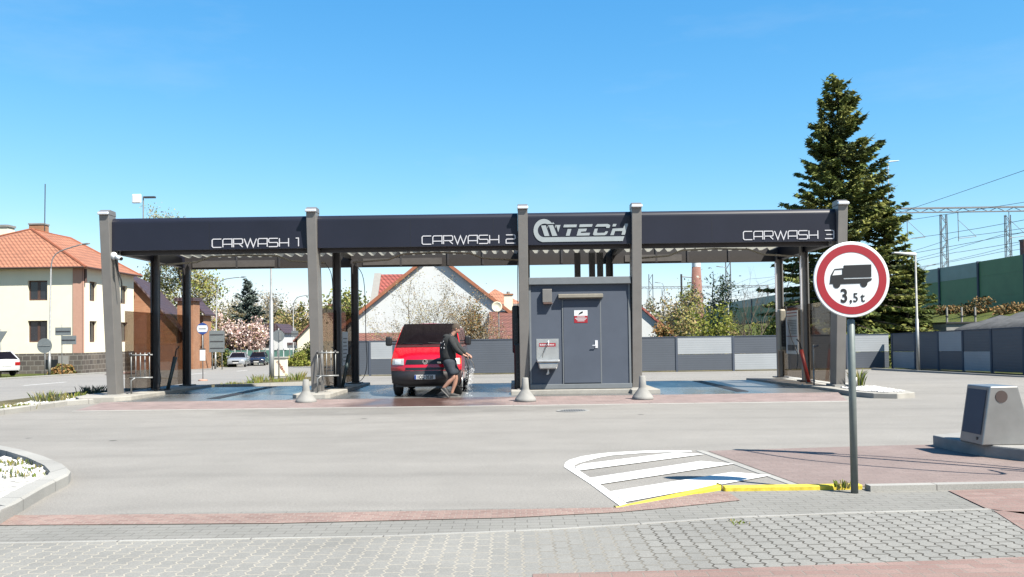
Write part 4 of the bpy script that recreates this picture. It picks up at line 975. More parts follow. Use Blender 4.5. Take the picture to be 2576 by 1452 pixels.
# ------------------------------------------------------------------ person washing the van
def skin(name, chains, m, parent, sub=2, root=0):
    """chains: list of lists of (x,y,z,r); chains joined where the first point equals an existing one"""
    vs = []; es = []; rs = []; idx = {}
    for ch in chains:
        prev = None
        for p in ch:
            k = tuple(round(q, 4) for q in p[:3])
            if k not in idx: idx[k] = len(vs); vs.append(p[:3]); rs.append(p[3])
            if prev is not None and prev != idx[k]: es.append((prev, idx[k]))
            prev = idx[k]
    me = bpy.data.meshes.new(name); me.from_pydata(vs, es, []); o = bpy.data.objects.new('tmp', me); COL.objects.link(o)
    md = o.modifiers.new('skin', 'SKIN'); md.use_smooth_shade = True
    for i, r in enumerate(rs):
        sv = me.skin_vertices[0].data[i]; sv.radius = (r, r) if not hasattr(r, '__len__') else r; sv.use_root = (i == root)
    s2 = o.modifiers.new('sub', 'SUBSURF'); s2.levels = sub; s2.render_levels = sub
    bpy.context.view_layer.update(); dg = bpy.context.evaluated_depsgraph_get()
    me2 = bpy.data.meshes.new_from_object(o.evaluated_get(dg)); bpy.data.objects.remove(o); bpy.data.meshes.remove(me)
    me2.name = name; me2.materials.clear(); me2.materials.append(m)
    for p in me2.polygons: p.use_smooth = True
    return me2
M['skin'] = mat('skin', (.50, .27, .19), .5, var=.06, sc_=10); M['hair'] = mat('short_brown_hair', (.075, .05, .03), .85, var=.4, sc_=60, bump=.6, bsc=150)
M['hoodie'] = mat('charcoal_hoodie', (.022, .025, .027), .9, var=.25, sc_=12, bump=.5, bsc=18); M['shorts'] = mat('navy_shorts', (.020, .032, .048), .85, var=.2, sc_=14, bump=.5, bsc=22)
M['shoe'] = mat('black_shoe', (.012, .012, .013), .6); M['sole'] = mat('pale_sole', (.30, .29, .27), .7)
pp = at(1146, 995, 21.72)
ps = thing('person', 'person in dark hoodie and navy shorts leaning with a spray lance by the red van', 'person', (pp.x-.07, 21.72, FZ))
# u to the right (+x), y away, w up
pel = (-.09, 0, .90, .135); sp1 = (-.095, .0, 1.06, .13); sp2 = (-.08, 0, 1.25, .145); sp3 = (-.05, 0, 1.42, .14); nk = (.0, .0, 1.535, .062); hd0 = (.05, .01, 1.60, .058)
rs_ = (-.03, -.17, 1.45, .06); re = (.10, -.20, 1.20, .045); rw = (.275, -.10, 1.045, .03)
ls_ = (.0, .17, 1.46, .06); le = (.17, .20, 1.22, .045); lw_ = (.36, .06, 1.06, .03)
rh = (-.09, -.10, .86, .095); rk = (.04, -.13, .50, .058); ra = (-.225, -.13, .235, .040)
lh = (-.08, .10, .86, .095); lk_ = (.09, .12, .48, .058); la = (-.03, .10, .10, .040)
def hand(wr, d, up, out):
    d = Vector(d).normalized(); up = Vector(up).normalized(); sd = d.cross(up).normalized(); wv = Vector(wr[:3]); ch = []
    pm = wv+d*.05; kn = wv+d*.085; ch.append([wr, (*pm, .030), (*kn, .026)])
    for k, (o_, L) in enumerate(((-.030, .070), (-.010, .080), (.010, .075), (.028, .058))):
        b_ = kn+sd*o_+d*.006; c1_ = b_+d*L*.45-up*L*.12; c2_ = c1_+d*L*.25-up*L*.4; c3_ = c2_-d*L*.15-up*L*.35
        ch.append([(*kn, .026), (*b_, .011), (*c1_, .0095), (*c2_, .009), (*c3_, .0075)])
    t0 = pm+sd*out*.028; t1 = t0+sd*out*.022+d*.025-up*.015; t2 = t1+d*.025-up*.02-sd*out*.012
    ch.append([(*pm, .030), (*t0, .014), (*t1, .011), (*t2, .009)]); return ch
body_ch = [[pel, sp1, sp2, sp3, nk, hd0, (.075, .01, 1.66, .075)], [sp3, rs_, (.045, -.19, 1.32, .05), re, (.19, -.15, 1.12, .04), rw], [sp3, ls_, (.09, .19, 1.34, .05), le, (.27, .13, 1.13, .04), lw_],
           [pel, rh, (-.02, -.12, .68, .082), rk, (-.07, -.13, .40, .062), (-.15, -.13, .31, .05), ra, (-.235, -.13, .20, .034), (-.17, -.13, .13, .026), (-.11, -.13, .075, .02)],
           [pel, lh, (.01, .12, .66, .082), lk_, (.05, .12, .34, .062), (.0, .11, .2, .045), la, (-.03, .10, .07, .034), (.04, .10, .055, .026), (.11, .10, .04, .02)]]
body_ch += hand(rw, (.85, .25, -.35), (.2, 0, 1), -1) + hand(lw_, (.75, -.45, -.3), (.2, 0, 1), 1)
me = skin('body', body_ch, M['skin'], ps)
# head joined into the same mesh
hb = MB(); H0 = Vector((.095, .015, 1.70)); FWD = Vector((.80, .30, -.52)).normalized(); UPH = (Vector((0, 0, 1))-FWD*FWD.z).normalized(); SDH = FWD.cross(UPH)
def hp(f, s_, u): return H0+FWD*f+SDH*s_+UPH*u
nv, nu_ = 18, 22
for j in range(nv+1):
    t_a = math.pi*j/nv
    for k in range(nu_):
        a_ = 2*math.pi*k/nu_; u = math.cos(t_a)*.118; r_ = math.sin(t_a); f = math.cos(a_)*r_*.098; s_ = math.sin(a_)*r_*.076
        if u < -.02: f = f*(1+.12*(f > 0))-.0; s_ *= .86; f += .012
        if f > .05 and abs(s_) < .035:
            if -.035 < u < .012: f += .022*(1-abs(s_)/.035)*(1-max(0, u)/.012)       # nose
            if .012 <= u < .035: f -= .008                                             # eye sockets
            if -.068 < u < -.05: f += .007*(1-abs(s_)/.035)                            # lips
        hb.v.append(tuple(hp(f, s_, u)))
hb.f = [(j*nu_+k, (j+1)*nu_+k, (j+1)*nu_+(k+1) % nu_, j*nu_+(k+1) % nu_) for j in range(nv) for k in range(nu_)]; hb.m = [0]*len(hb.f)
for s_ in (-1, 1):
    b_ = len(hb.v)
    for j in range(7):
        for k in range(8):
            t_a = math.pi*j/6; a_ = 2*math.pi*k/8; hb.v.append(tuple(hp(-.008+.020*math.sin(t_a)*math.cos(a_), s_*(.075+.010*math.sin(t_a)*math.sin(a_)), -.01+.032*math.cos(t_a))))
    hb.f += [(b_+j*8+k, b_+(j+1)*8+k, b_+(j+1)*8+(k+1) % 8, b_+j*8+(k+1) % 8) for j in range(6) for k in range(8)]; hb.m += [0]*48
import bmesh
bm = bmesh.new(); bm.from_mesh(me)
vv = [bm.verts.new(v) for v in hb.v]
for f in hb.f:
    try: bm.faces.new([vv[i] for i in f]).smooth = True
    except ValueError: pass
bm.to_mesh(me); bm.free()
bo = bpy.data.objects.new('body', me); COL.objects.link(bo); bo.parent = ps
mb = MB()
for j in range(10):
    for k in range(nu_):
        t_a = math.pi*.60*j/9; a_ = 2*math.pi*k/nu_; back = .5-.5*math.cos(a_); tt = t_a*(.62+.52*back)
        f = math.cos(a_)*math.sin(tt)*.106-.006; s_ = math.sin(a_)*math.sin(tt)*.084; mb.v.append(tuple(hp(f, s_, math.cos(tt)*.127)))
mb.f = [(j*nu_+k, (j+1)*nu_+k, (j+1)*nu_+(k+1) % nu_, j*nu_+(k+1) % nu_) for j in range(9) for k in range(nu_)]; mb.m = [0]*len(mb.f)
mb.build('hair', M['hair'], ps, smooth=True)
mb = MB()
for s_ in (-1, 1): mb.blob(tuple(hp(.083, s_*.032, .022)), (.011, .011, .009), 8)
mb.build('eyes', M['black'], ps, smooth=True)
def cloth(name, ch, m): o = bpy.data.objects.new(name, skin(name, ch, m, ps)); COL.objects.link(o); o.parent = ps; return o
hd = cloth('hoodie', [[(-.10, 0, .90, (.185, .21)), (-.105, 0, 1.0, (.205, .22)), (-.11, 0, 1.14, (.215, .225)), (-.10, 0, 1.29, (.22, .235)), (-.055, 0, 1.42, (.195, .21)), (-.02, 0, 1.51, .10), (.012, .005, 1.555, .078)],
                      [(-.055, 0, 1.42, (.195, .21)), (-.03, -.19, 1.44, .095), (.03, -.215, 1.33, .085), (.09, -.22, 1.21, .08), (.16, -.18, 1.13, .068), (.235, -.125, 1.075, .058), (.258, -.108, 1.055, .045)],
                      [(-.055, 0, 1.42, (.195, .21)), (.0, .19, 1.45, .095), (.08, .215, 1.35, .085), (.16, .22, 1.23, .08), (.24, .16, 1.15, .068), (.32, .09, 1.09, .058), (.342, .072, 1.07, .045)]], M['hoodie'])
MB().blob((-.125, .0, 1.50), (.10, .14, .065), 12).build('hood', M['hoodie'], ps, smooth=True)
cloth('shorts', [[(-.095, 0, 1.0, (.165, .185)), (-.09, 0, .88, (.16, .18))], [(-.09, 0, .88, (.16, .18)), (-.06, -.115, .78, .13), (-.01, -.125, .64, .125), (.035, -.13, .535, .115)],
                 [(-.09, 0, .88, (.16, .18)), (-.02, .11, .78, .13), (.05, .12, .64, .125), (.095, .12, .54, .115)]], M['shorts'])
hv = [v.co.copy() for v in hd.data.vertices]; hn = [v.normal.copy() for v in hd.data.vertices]; mb = MB(); rg = random.Random(7); fN = Vector((-.72, -.68, .1))
for k in range(11):
    a_ = -.085+.017*k; tgt = Vector((-.10, -.02, 1.33+.02*math.sin(k*1.7)-(.09 if k % 4 == 3 else 0)))+Vector((.68, -.72, 0))*a_
    c0 = max((v for v in hv if abs((v-tgt).dot(Vector((.68, -.72, 0)))) < .03 and abs(v.z-tgt.z) < .04), key=lambda v: v.dot(fN))
    e1 = Vector((.68, -.72, 0)).normalized(); c1 = c0+fN.normalized()*.008; h_ = rg.uniform(.012, .03)
    q = [c1-e1*.007-Vector((0, 0, h_)), c1+e1*.007-Vector((0, 0, h_)), c1+e1*.007+Vector((0, 0, h_)), c1-e1*.007+Vector((0, 0, h_))]
    mb.add(q+[v-fN.normalized()*.03 for v in q], [(0, 1, 2, 3), (4, 7, 6, 5), (0, 4, 5, 1), (1, 5, 6, 2), (2, 6, 7, 3), (3, 7, 4, 0)])
mb.build('back_print', M['letter'], hd)
def shoe(x, y, z, pitch, name='shoe'):
    mb = MB(); c_, s_ = math.cos(pitch), math.sin(pitch)
    def tr(px_, py2, pz_): return (x+px_*c_-pz_*s_, y+py2, z+px_*s_+pz_*c_)
    prof = [(-.085, .040, .095), (-.04, .048, .105), (.02, .048, .095), (.08, .050, .075), (.14, .052, .060), (.19, .040, .048), (.205, .015, .03)]
    vs = []
    for px_, wd, hh in prof:
        for k in range(10):
            a_ = math.pi*k/9; vs.append(tr(px_, -wd*math.cos(a_), .018+hh*math.sin(a_)**.7))
    fs = [(i*10+k, i*10+k+1, (i+1)*10+k+1, (i+1)*10+k) for i in range(len(prof)-1) for k in range(9)]
    fs += [tuple(range(10)), tuple((len(prof)-1)*10+k for k in range(10))[::-1]]; mb.add(vs, fs)
    o = mb.build(name, M['shoe'], ps, smooth=True)
    mb = MB(); out_ = [(p, wd+.004) for p, wd, _ in prof]; ol = [(p, -q) for p, q in out_]+[(p, q) for p, q in out_[::-1]]; nn = len(ol)
    mb.add([tr(p, q, 0) for p, q in ol]+[tr(p, q, .022) for p, q in ol], [tuple(range(nn))[::-1], tuple(range(nn, 2*nn))]+[(i, (i+1) % nn, nn+(i+1) % nn, nn+i) for i in range(nn)])
    mb.build('sole', M['sole'], o)
shoe(-.215, -.13, .155, -.80); shoe(-.02, .10, .004, 0)
# lance with hose
lt = thing('spray_lance', 'black spray lance with hose held by the person beside the van', 'lance', (ps.location.x+.35, ps.location.y, FZ+1.0))
MB().tube([(-.02, -.08, .0), (.10, -.0, -.03)], .022, 8).build('grip', M['black'], lt, smooth=True)
MB().tube([(.08, -.01, -.025), (.16, .35, -.20), (.17, .55, -.32)], .011, 8).build('lance_pipe', M['inox'], lt, smooth=True)
MB().tube(smoothline([(-.02, -.08, -.01), (.06, -.12, -.35), (-.02, -.05, -.68), (-.16, .1, -.76), (-.28, .3, -.70), (-.45, 1.2, -.9)]), .013, 8).build('lance_hose', M['hose'], lt, smooth=True)
# spray
def spraymat():
    t = NT('water_spray'); t.set(Base_Color=(.9, .93, .95), Roughness=.2, Alpha=.3); return t.mat
mb = MB(); rg = np.random.default_rng(3); src_ = np.array([lt.location.x+.17, lt.location.y+.55, FZ+.68])
Pn = []
for k in range(500):
    tt = rg.random()**.7; tgt = np.array([vx+.99+rg.normal()*.03, 22.75+rg.normal()*.25, FZ+.30+rg.normal()*.2])
    p = src_+(tgt-src_)*tt+rg.normal(size=3)*.05*tt; p[2] = max(p[2], FZ+.02); Pn.append(p)
for k in range(260): Pn.append(np.array([vx+1.0+rg.random()*.16, 22.55+rg.normal()*.22, FZ+rg.random()**1.3*.75]))
Pn = np.array(Pn); d1 = rg.normal(size=Pn.shape)*.005; d2 = rg.normal(size=Pn.shape)*.005; d2[:, 2] += .006
mb.quads(Pn, d1, d2, [0]*len(Pn)); tag(mb.build('water_spray', spraymat()), None, None, None, 'stuff')

# ------------------------------------------------------------------ fences
def fence_panel(mb, p0, p1, z0, z1, th=.05):
    d = Vector((p1[0]-p0[0], p1[1]-p0[1], 0)).normalized(); nn = Vector((-d.y, d.x, 0))*th/2; a = Vector((p0[0], p0[1], 0)); b = Vector((p1[0], p1[1], 0))
    q = [a-nn, b-nn, b+nn, a+nn]; v = [(p.x, p.y, gz(p.y)+z0) for p in q]+[(p.x, p.y, gz(p.y)+z1) for p in q]
    return mb.add(v, [(3, 2, 1, 0), (4, 5, 6, 7), (0, 1, 5, 4), (1, 2, 6, 5), (2, 3, 7, 6), (3, 0, 4, 7)])
FH = 1.72
fb = thing('board_fence', 'dark slate board fence with pale rectangles across the back of the lot', 'fence', (5, 43.3, gz(43.3)))
BX = [-8.6, -7.0, -5.8, -2.35, .4, 2.5, 5.27, 8.05, 10.83, 13.6, 16.4, 18.5]
BL = {1: 'u', 2: 'l', 7: 'u', 8: 'l', 10: 'u'}
def fence(th, pts, lights, axis):
    for i in range(len(pts)-1):
        a = (pts[i], 43.3) if axis == 'x' else (18.5, pts[i]); b = (pts[i+1], 43.3) if axis == 'x' else (18.5, pts[i+1])
        d = Vector((b[0]-a[0], b[1]-a[1])).normalized()*.05; a2 = (a[0]+d.x, a[1]+d.y); b2 = (b[0]-d.x, b[1]-d.y)
        l = lights.get(i)
        if l is None: fence_panel(MB(), a2, b2, .06, FH-.03).build('panel', M['fdark'], th, world=True)
        else:
            zl = (.06, .84) if l == 'l' else (.86, FH-.03); zd = (.86, FH-.03) if l == 'l' else (.06, .84)
            fence_panel(MB(), a2, b2, *zl).build('light_panel', M['flight'], th, world=True); fence_panel(MB(), a2, b2, *zd).build('panel', M['fdark'], th, world=True)
        mb = MB(); mb.box(a[0]-.05, a[1]-.06, gz(a[1]), a[0]+.05, a[1]+.06, gz(a[1])+FH); mb.build('post', M['slate'], th, world=True)
        mb = MB(); fence_panel(mb, a2, b2, FH-.028, FH+.01, .09); mb.build('top_rail', M['slate'], th, world=True)
fence(fb, BX, BL, 'x')
fr_ = thing('board_fence', 'dark slate board fence in shade along the right side with two pale squares', 'fence', (18.5, 33, gz(33)))
RY = [42.95, 40.5, 38.3, 36.2, 34.05, 31.9, 29.7, 27.4, 25.2, 23, 20.5]
fence(fr_, RY, {0: 'l', 2: 'u', 3: 'l', 7: 'u'}, 'y')

# ------------------------------------------------------------------ lamps, signs along the road
def lamp(name, base, top_z, arm, label, m=None, r0=.085, head=.55, drop=.0, bend=1.2, group='street lamps'):
    m = m or M['galv']; t = thing(name, label, 'street lamp', base, 0, group)
    ax, az = arm; H_ = top_z-base[2]
    MB().tube([(0, 0, -.1), (0, 0, 1.2), (0, 0, 1.21), (0, 0, H_-bend)], [r0, r0, r0*.75, r0*.5], 10).build('pole', m, t, smooth=True)
    s_ = 1 if ax > 0 else -1
    pts = smoothline([(0, 0, H_-bend), (s_*.12, 0, H_-bend*.45), (s_*min(.6, abs(ax)*.45), 0, H_-bend*.08), (ax, 0, H_+az)])
    MB().tube(pts, r0*.45, 8).build('arm', m, t, smooth=True)
    mb = MB(); mb.blob((0, 0, 0), (head/2, .12, .06), 12)
    mb.v = [(v[0]+ax+s_*head*.45, v[1], v[2]+H_+az+.02+s_*v[0]*.12) for v in mb.v]; mb.build('lamp_head', M['signback'], t, smooth=True)
    return t
def flatlamp(base, top_z, ax, label, head=1.0, m=None, name='street_lamp'):
    t = thing(name, label, 'street lamp', base, 0, 'street lamps'); H_ = top_z-base[2]; m = m or M['galv']
    MB().tube([(0, 0, -.1), (0, 0, H_*.45), (0, 0, H_*.451), (0, 0, H_)], [.07, .065, .045, .035], 10).build('pole', m, t, smooth=True)
    mb = MB(); s_ = 1 if ax > 0 else -1
    mb.prism([(0, H_-.06), (s_*head*.3, H_-.03), (s_*head, H_+.06), (s_*head, H_+.10), (s_*head*.3, H_+.08), (0, H_+.05)], 'y', -.13, .13); mb.build('lamp_head', M['whitep'], t, bevel=.03)
    return t
def atz(px, py, Y): return at(px, py, Y).z
l1 = lamp('street_lamp', gp(124, 55.9), atz(135, 628, 55.9), (1.95, .35), 'street lamp with long arm before the cream house')
l1.rotation_euler = (0, R(.9), 0)
lamp('street_lamp', gp(541, 76), atz(545, 700, 76), (2.0, .12), 'street lamp with curved arm left of the blue spruce').rotation_euler = (0, R(1.6), 0)
lamp('street_lamp', gp(737, 96), atz(740, 745, 96), (1.6, .1), 'far street lamp with curved arm right of the blue spruce').rotation_euler = (0, R(.6), 0)
t = thing('tall_pole', 'tall grey tapered pole standing behind bay 1', 'pole', gp(683, 37.5)); zt = atz(681, 660, 37.5)-t.location.z
MB().tube([(0, 0, -.1), (0, 0, 1.5), (0, 0, 1.51), (0, 0, 3.4), (0, 0, 3.41), (0, 0, zt+1.2)], [.11, .11, .085, .08, .05, .035], 12).build('pole', M['galv'], t, smooth=True)
flatlamp(gp(2308, 37.1), atz(2302, 640, 37.1), -.95, 'thin street lamp with flat white head before the right fence', .95)
flatlamp((at(2236, 500, 88).x, 88, 4.1), atz(2237, 407, 88), 1.1, 'tall street lamp above the right edge of the big spruce', 1.1)
flatlamp((at(2700, 600, 60).x, 60, 3.9), atz(2620, 570, 60), -2.6, 'street lamp at the right photo edge above the green wall', 1.4)
t = lamp('street_lamp', (at(2322, 700, 120).x, 120, 4.2), atz(2322, 668, 120), (1.3, .1), 'small street lamp behind the green noise wall')
t = lamp('street_lamp', (at(1672, 760, 130).x, 130, 0), atz(1668, 712, 130), (-.6, .05), 'small far street lamp seen above the grey gable', head=.9)
t = lamp('street_lamp', (at(1832, 760, 110).x, 110, 0), atz(1834, 672, 110), (-.6, .05), 'far street lamp beside the lattice mast in bay 3', head=.9)

def sign(name, label, base, h, shapes, cat='road sign', pr=.03, group=None, posts=((0, 0),)):
    t = thing(name, label, cat, base, 0, group)
    for px_, py2 in posts: MB().tube([(px_, py2, -.1), (px_, py2, h)], pr, 8).build('post', M['galv'], t, smooth=True)
    for kind, x, z, a, b, m in shapes:
        mb = MB()
        if kind == 'disc': mb.lathe([(0, -.012), (a, -.012), (a, .0), (0, .0)], (x, -pr-.005, z), 28, ax='y')
        elif kind == 'rect': mb.box(x-a/2, -pr-.02, z-b/2, x+a/2, -pr-.005, z+b/2)
        elif kind == 'tri': mb.prism([(x-a, z+a*.6), (x+a, z+a*.6), (x, z-a)], 'y', -pr-.02, -pr-.005)
        elif kind == 'bar': mb.box(x-a/2, -pr-.04, z-b/2, x+a/2, -pr-.0205, z+b/2)
        mb.build({'disc': 'plate', 'rect': 'plate', 'tri': 'plate', 'bar': 'clamp_rail'}[kind], m, t)
    return t
SB = M['signback']; GV = M['galv']
b = gp(116, 54); sign('road_sign', 'two grey sign backs on the lamp pole before the cream house', Vector((b.x+.15, 55.6, b.z)), 3.2, [('rect', .1, 2.75, 1.0, .5, SB), ('rect', .45, 2.2, .95, .55, SB), ('bar', .1, 2.75, .9, .06, M['postd']), ('bar', .45, 2.2, .85, .06, M['postd'])], group='road signs seen from behind')
b = gp(113, 53); sign('road_sign', 'round grey sign back before the stone plinth of the cream house', b, 2.3, [('disc', 0, 1.85, .45, 0, SB), ('bar', 0, 1.85, .7, .05, M['galv'])], group='road signs seen from behind')
b = gp(2, 53); sign('road_sign', 'triangular grey sign back at the far left edge above the white car', b, 2.9, [('tri', 0, 2.5, .42, 0, SB)], group='road signs seen from behind')
b = gp(510, 38.5); t = sign('bus_stop_sign', 'round blue and white bus stop sign with a timetable box', b, 2.55, [('disc', 0, 2.28, .25, 0, M['blue'])], 'bus stop', .02)
mb = MB(); mb.prism([(.236*math.cos(a_), 2.28+.236*math.sin(a_)) for a_ in [R(d) for d in (-38, -25, -12, 0, 12, 25, 38, 142, 155, 168, 180, 192, 205, 218)]], 'y', -.04, -.0375); mb.build('white_band', M['whitep'], t)
mb = MB()
for k in range(9): mb.box(-.15+k*.034, -.043, 2.25, -.13+k*.034, -.0405, 2.30)
mb.build('writing', M['postd'], t)
MB().box(-.12, -.05, .88, .12, -.025, 1.36).build('timetable', M['whitep'], t, bevel=.01); MB().box(-.125, -.055, 1.365, .125, -.02, 1.41).build('timetable_cap', M['postd'], t)
mb = MB(); mb.lathe([(.2, 0), (.2, .05), (.05, .08), (0, .08)], n=16); mb.build('foot', M['pink'], t)
b = gp(546, 72); sign('direction_board', 'large grey board back on two posts left of the magnolia', b, 3.2, [('rect', 0, 2.3, 1.25, 1.75, SB)]+[('bar', 0, z, 1.1, .07, M['postd']) for z in (1.75, 2.3, 2.85)], 'sign board', .045, posts=((-.4, 0), (.4, 0)))
b = gp(701, 40); sign('road_sign', 'narrow turned sign back beside the tall pole in bay 1', b, 2.3, [('disc', 0, 1.95, .27, 0, SB), ('bar', .08, 1.95, .1, .42, GV)], pr=.03, group='road signs seen from behind')
b = gp(742, 94); sign('direction_board', 'small striped board back on the far lamp pole', b, 4.0, [('rect', 0, atz(737, 840, 94)-b.z, .75, .65, SB), ('bar', 0, atz(737, 840, 94)-b.z, .7, .06, M['postd'])], 'sign board', .05)
# utility cabinet with diagonal red writing
p = gr(707, 949); t = thing('utility_cabinet', 'cream utility cabinet with slanted red lettering beside the tall pole', 'cabinet', p); sc_ = p.y/F
cw_, ch_ = 15*sc_, 47*sc_
MB().box(-cw_, -.2, .06, cw_, .2, ch_).build('housing', M['cream'], t, bevel=.015); MB().box(-cw_-.04, -.24, ch_+.001, cw_+.04, .24, ch_+.08).build('roof', M['conc'], t, bevel=.015)
MB().box(-cw_+.02, -.19, -.1, cw_-.02, .19, .059).build('plinth', M['concg'], t)
me = text('lettering', 'OTEVŘENO', mat('brown_red_lettering', (.40, .10, .04), .6), t, 0, 0, 0, .145, (0, 0, 0), .9, .005)
for v in me.data.vertices:
    a_ = R(-57); x_, z_ = v.co.x, v.co.z; v.co = (x_*math.cos(a_)-z_*math.sin(a_)-cw_*.62, -.207+v.co.y, x_*math.sin(a_)+z_*math.cos(a_)+ch_*.84)
mb = MB(); kerb(mb, [gr(540, 975)[:2], gr(640, 972)[:2], gr(790, 966)[:2]][::-1], .25, .10); struct('back_kerb', mb, M['kerb'])
mb = MB(); kerb(mb, [gr(905, 944)[:2], gr(985, 942)[:2]][::-1], .25, .08); struct('back_kerb', mb, M['kerb'])
struct('verge', sheet(MB(), [gr(640, 968)[:2], gr(795, 961)[:2], gr(795, 948)[:2], gr(720, 951)[:2], gr(640, 960)[:2]], .02), M['earth'])
for i, (px, py, h, lb) in enumerate(((585, 966, .10, 'low yellow tuft behind bay 1 left of the pole'), (630, 966, .2, 'low grass tuft behind bay 1 near the bus stop kerb'), (655, 962, .34, 'yellow grass tuft left of the tall pole'), (700, 962, .26, 'grass tuft before the utility cabinet'), (745, 958, .40, 'grass tuft right of the utility cabinet'), (928, 942, .50, 'bright green bush tuft behind bay 2 left'), (955, 942, .34, 'bright green tuft behind bay 2 near the van mirror'))):
    tuft('grass_tuft', lb, gr(px, py), h, 70, [G1, G2], 120+i, .45, 'grass tufts behind the wash')

# ------------------------------------------------------------------ cars
def car(name, label, loc, rz, paint, L=4.5, Wd=1.76, H_=1.42, kind='sedan', group='cars by the road'):
    t = thing(name, label, 'car', loc, rz, group); w_ = Wd/2; hb_ = .92 if kind != 'van' else 1.0
    # stations front (y=0) to rear (y=L): y, zlow, zbelt, half width
    st = [(0, .34, .62, w_*.80), (.06, .22, .70, w_*.90), (.35, .2, .80, w_*.97), (1.15, .2, .92, w_), (2.2, .2, .95, w_), (3.2, .2, .97, w_), (L-.55, .2, .98, w_*.98), (L-.08, .24, .95 if kind == 'sedan' else .98, w_*.92), (L, .36, .86, w_*.84)]
    mb = MB(); ring = []
    for y, zl, zb, ww in st:
        ring.append([(-ww*.9, y, zl), (-ww, y, zl+.12), (-ww*1.0, y, (zl+zb)/2+.05), (-ww*.95, y, zb), (-ww*.6, y, zb+.03), (0, y, zb+.045), (ww*.6, y, zb+.03), (ww*.95, y, zb), (ww*1.0, y, (zl+zb)/2+.05), (ww, y, zl+.12), (ww*.9, y, zl)])
    n_ = len(ring[0]); mb.add([v for r in ring for v in r], [(j*n_+k, j*n_+k+1, (j+1)*n_+k+1, (j+1)*n_+k) for j in range(len(ring)-1) for k in range(n_-1)]+[tuple(range(n_))[::-1], tuple((len(ring)-1)*n_+k for k in range(n_))])
    mb.build('body', paint, t, smooth=True)
    rear = {'sedan': (L-1.0, L-1.55), 'hatch': (L-.12, L-.75)}[kind]
    g = [(1.12, .93, w_*.90), (1.85, H_-.05, w_*.70), (2.5, H_, w_*.70), (rear[1], H_-.06, w_*.69), (rear[0], .97, w_*.86)]
    gl = MB(); gl.add([v for y, z, ww in g for v in ((-ww, y, z), (ww, y, z))]+[(-w_*.9, 2.4, .95), (w_*.9, 2.4, .95)], [(0, 1, 3, 2), (4, 5, 7, 6), (6, 7, 9, 8), (0, 2, 4, 6, 8, 10), (1, 11, 9, 7, 5, 3)])
    gl.build('windows', M['glass'], t)
    mb = MB(); mb.add([(-w_*.71, 1.84, H_-.045), (w_*.71, 1.84, H_-.045), (w_*.71, 2.5, H_+.012), (-w_*.71, 2.5, H_+.012), (w_*.70, rear[1]+.02, H_-.05), (-w_*.70, rear[1]+.02, H_-.05)], [(0, 1, 2, 3), (3, 2, 4, 5)])
    for s_ in (-1, 1):
        for i in range(4):
            a_, b_ = g[i], g[i+1]; mb.tube([(s_*(a_[2]+.004), a_[0], a_[1]), (s_*(b_[2]+.004), b_[0], b_[1])], .035, 6)
        mb.tube([(s_*w_*.90, 2.75, .95), (s_*w_*.70, 2.75, H_-.02)], .035, 6)
    mb.build('roof', paint, t, smooth=False)
    for s_ in (-1, 1):
        for yw in (.85, L-.95):
            wh = MB().lathe([(0, -.1), (.24, -.1), (.31, -.07), (.31, .07), (.24, .1), (0, .1)], (s_*(w_-.09), yw, .31), 20, ax='x').build('wheel', M['rubber'], t, smooth=True)
            MB().lathe([(0, -.012), (.2, -.012), (.2, .012), (0, .012)], (s_*(w_+.012), yw, .31), 18, ax='x').build('rim', M['inox'], wh)
        MB().cbox((s_*w_*.66, .09, .60), (w_*.42, .14, .15)).build('headlight', M['lamp'], t, bevel=.04)
        MB().cbox((s_*w_*.70, L-.05, .74), (w_*.36, .12, .22)).build('tail_light', M['tail'], t, bevel=.03)
        MB().cbox((s_*(w_+.08), 1.38, .98), (.2, .12, .14)).build('mirror', paint, t, bevel=.04)
    MB().cbox((0, .0, .58), (w_*.75, .05, .12)).build('grille', M['black'], t, bevel=.02); MB().cbox((0, .02, .31), (w_*1.3, .06, .10)).build('bumper_intake', M['black'], t, bevel=.02)
    MB().cbox((0, -.02, .43), (.52, .02, .11)).build('number_plate', M['plate'], t); MB().cbox((0, L+.005, .66), (.52, .02, .11)).build('number_plate', M['plate'], t)
    return t
M['cwhite'] = carpaint('white_car_paint', (.72, .73, .74)); M['csilver'] = carpaint('silver_car_paint', (.36, .38, .41)); M['cdark'] = carpaint('dark_blue_car_paint', (.018, .022, .045))
p = gp(592, 86); car('parked_car', 'silver saloon car facing forward on the road by the magnolia', (p.x, 86, p.z), R(9), M['csilver'])
p = gp(644, 93.5); car('parked_car', 'dark blue hatchback directly behind the silver saloon', (p.x, 93.5, p.z), R(9), M['cdark'], 4.1, 1.74, 1.46, 'hatch')
p = gp(18, 51.5); car('parked_car', 'white hatchback cut by the left photo edge before the stone plinth', (p.x-.82*4.1, 51.5+.57*4.1, p.z+.05), R(235), M['cwhite'], 4.1, 1.72, 1.5, 'hatch')

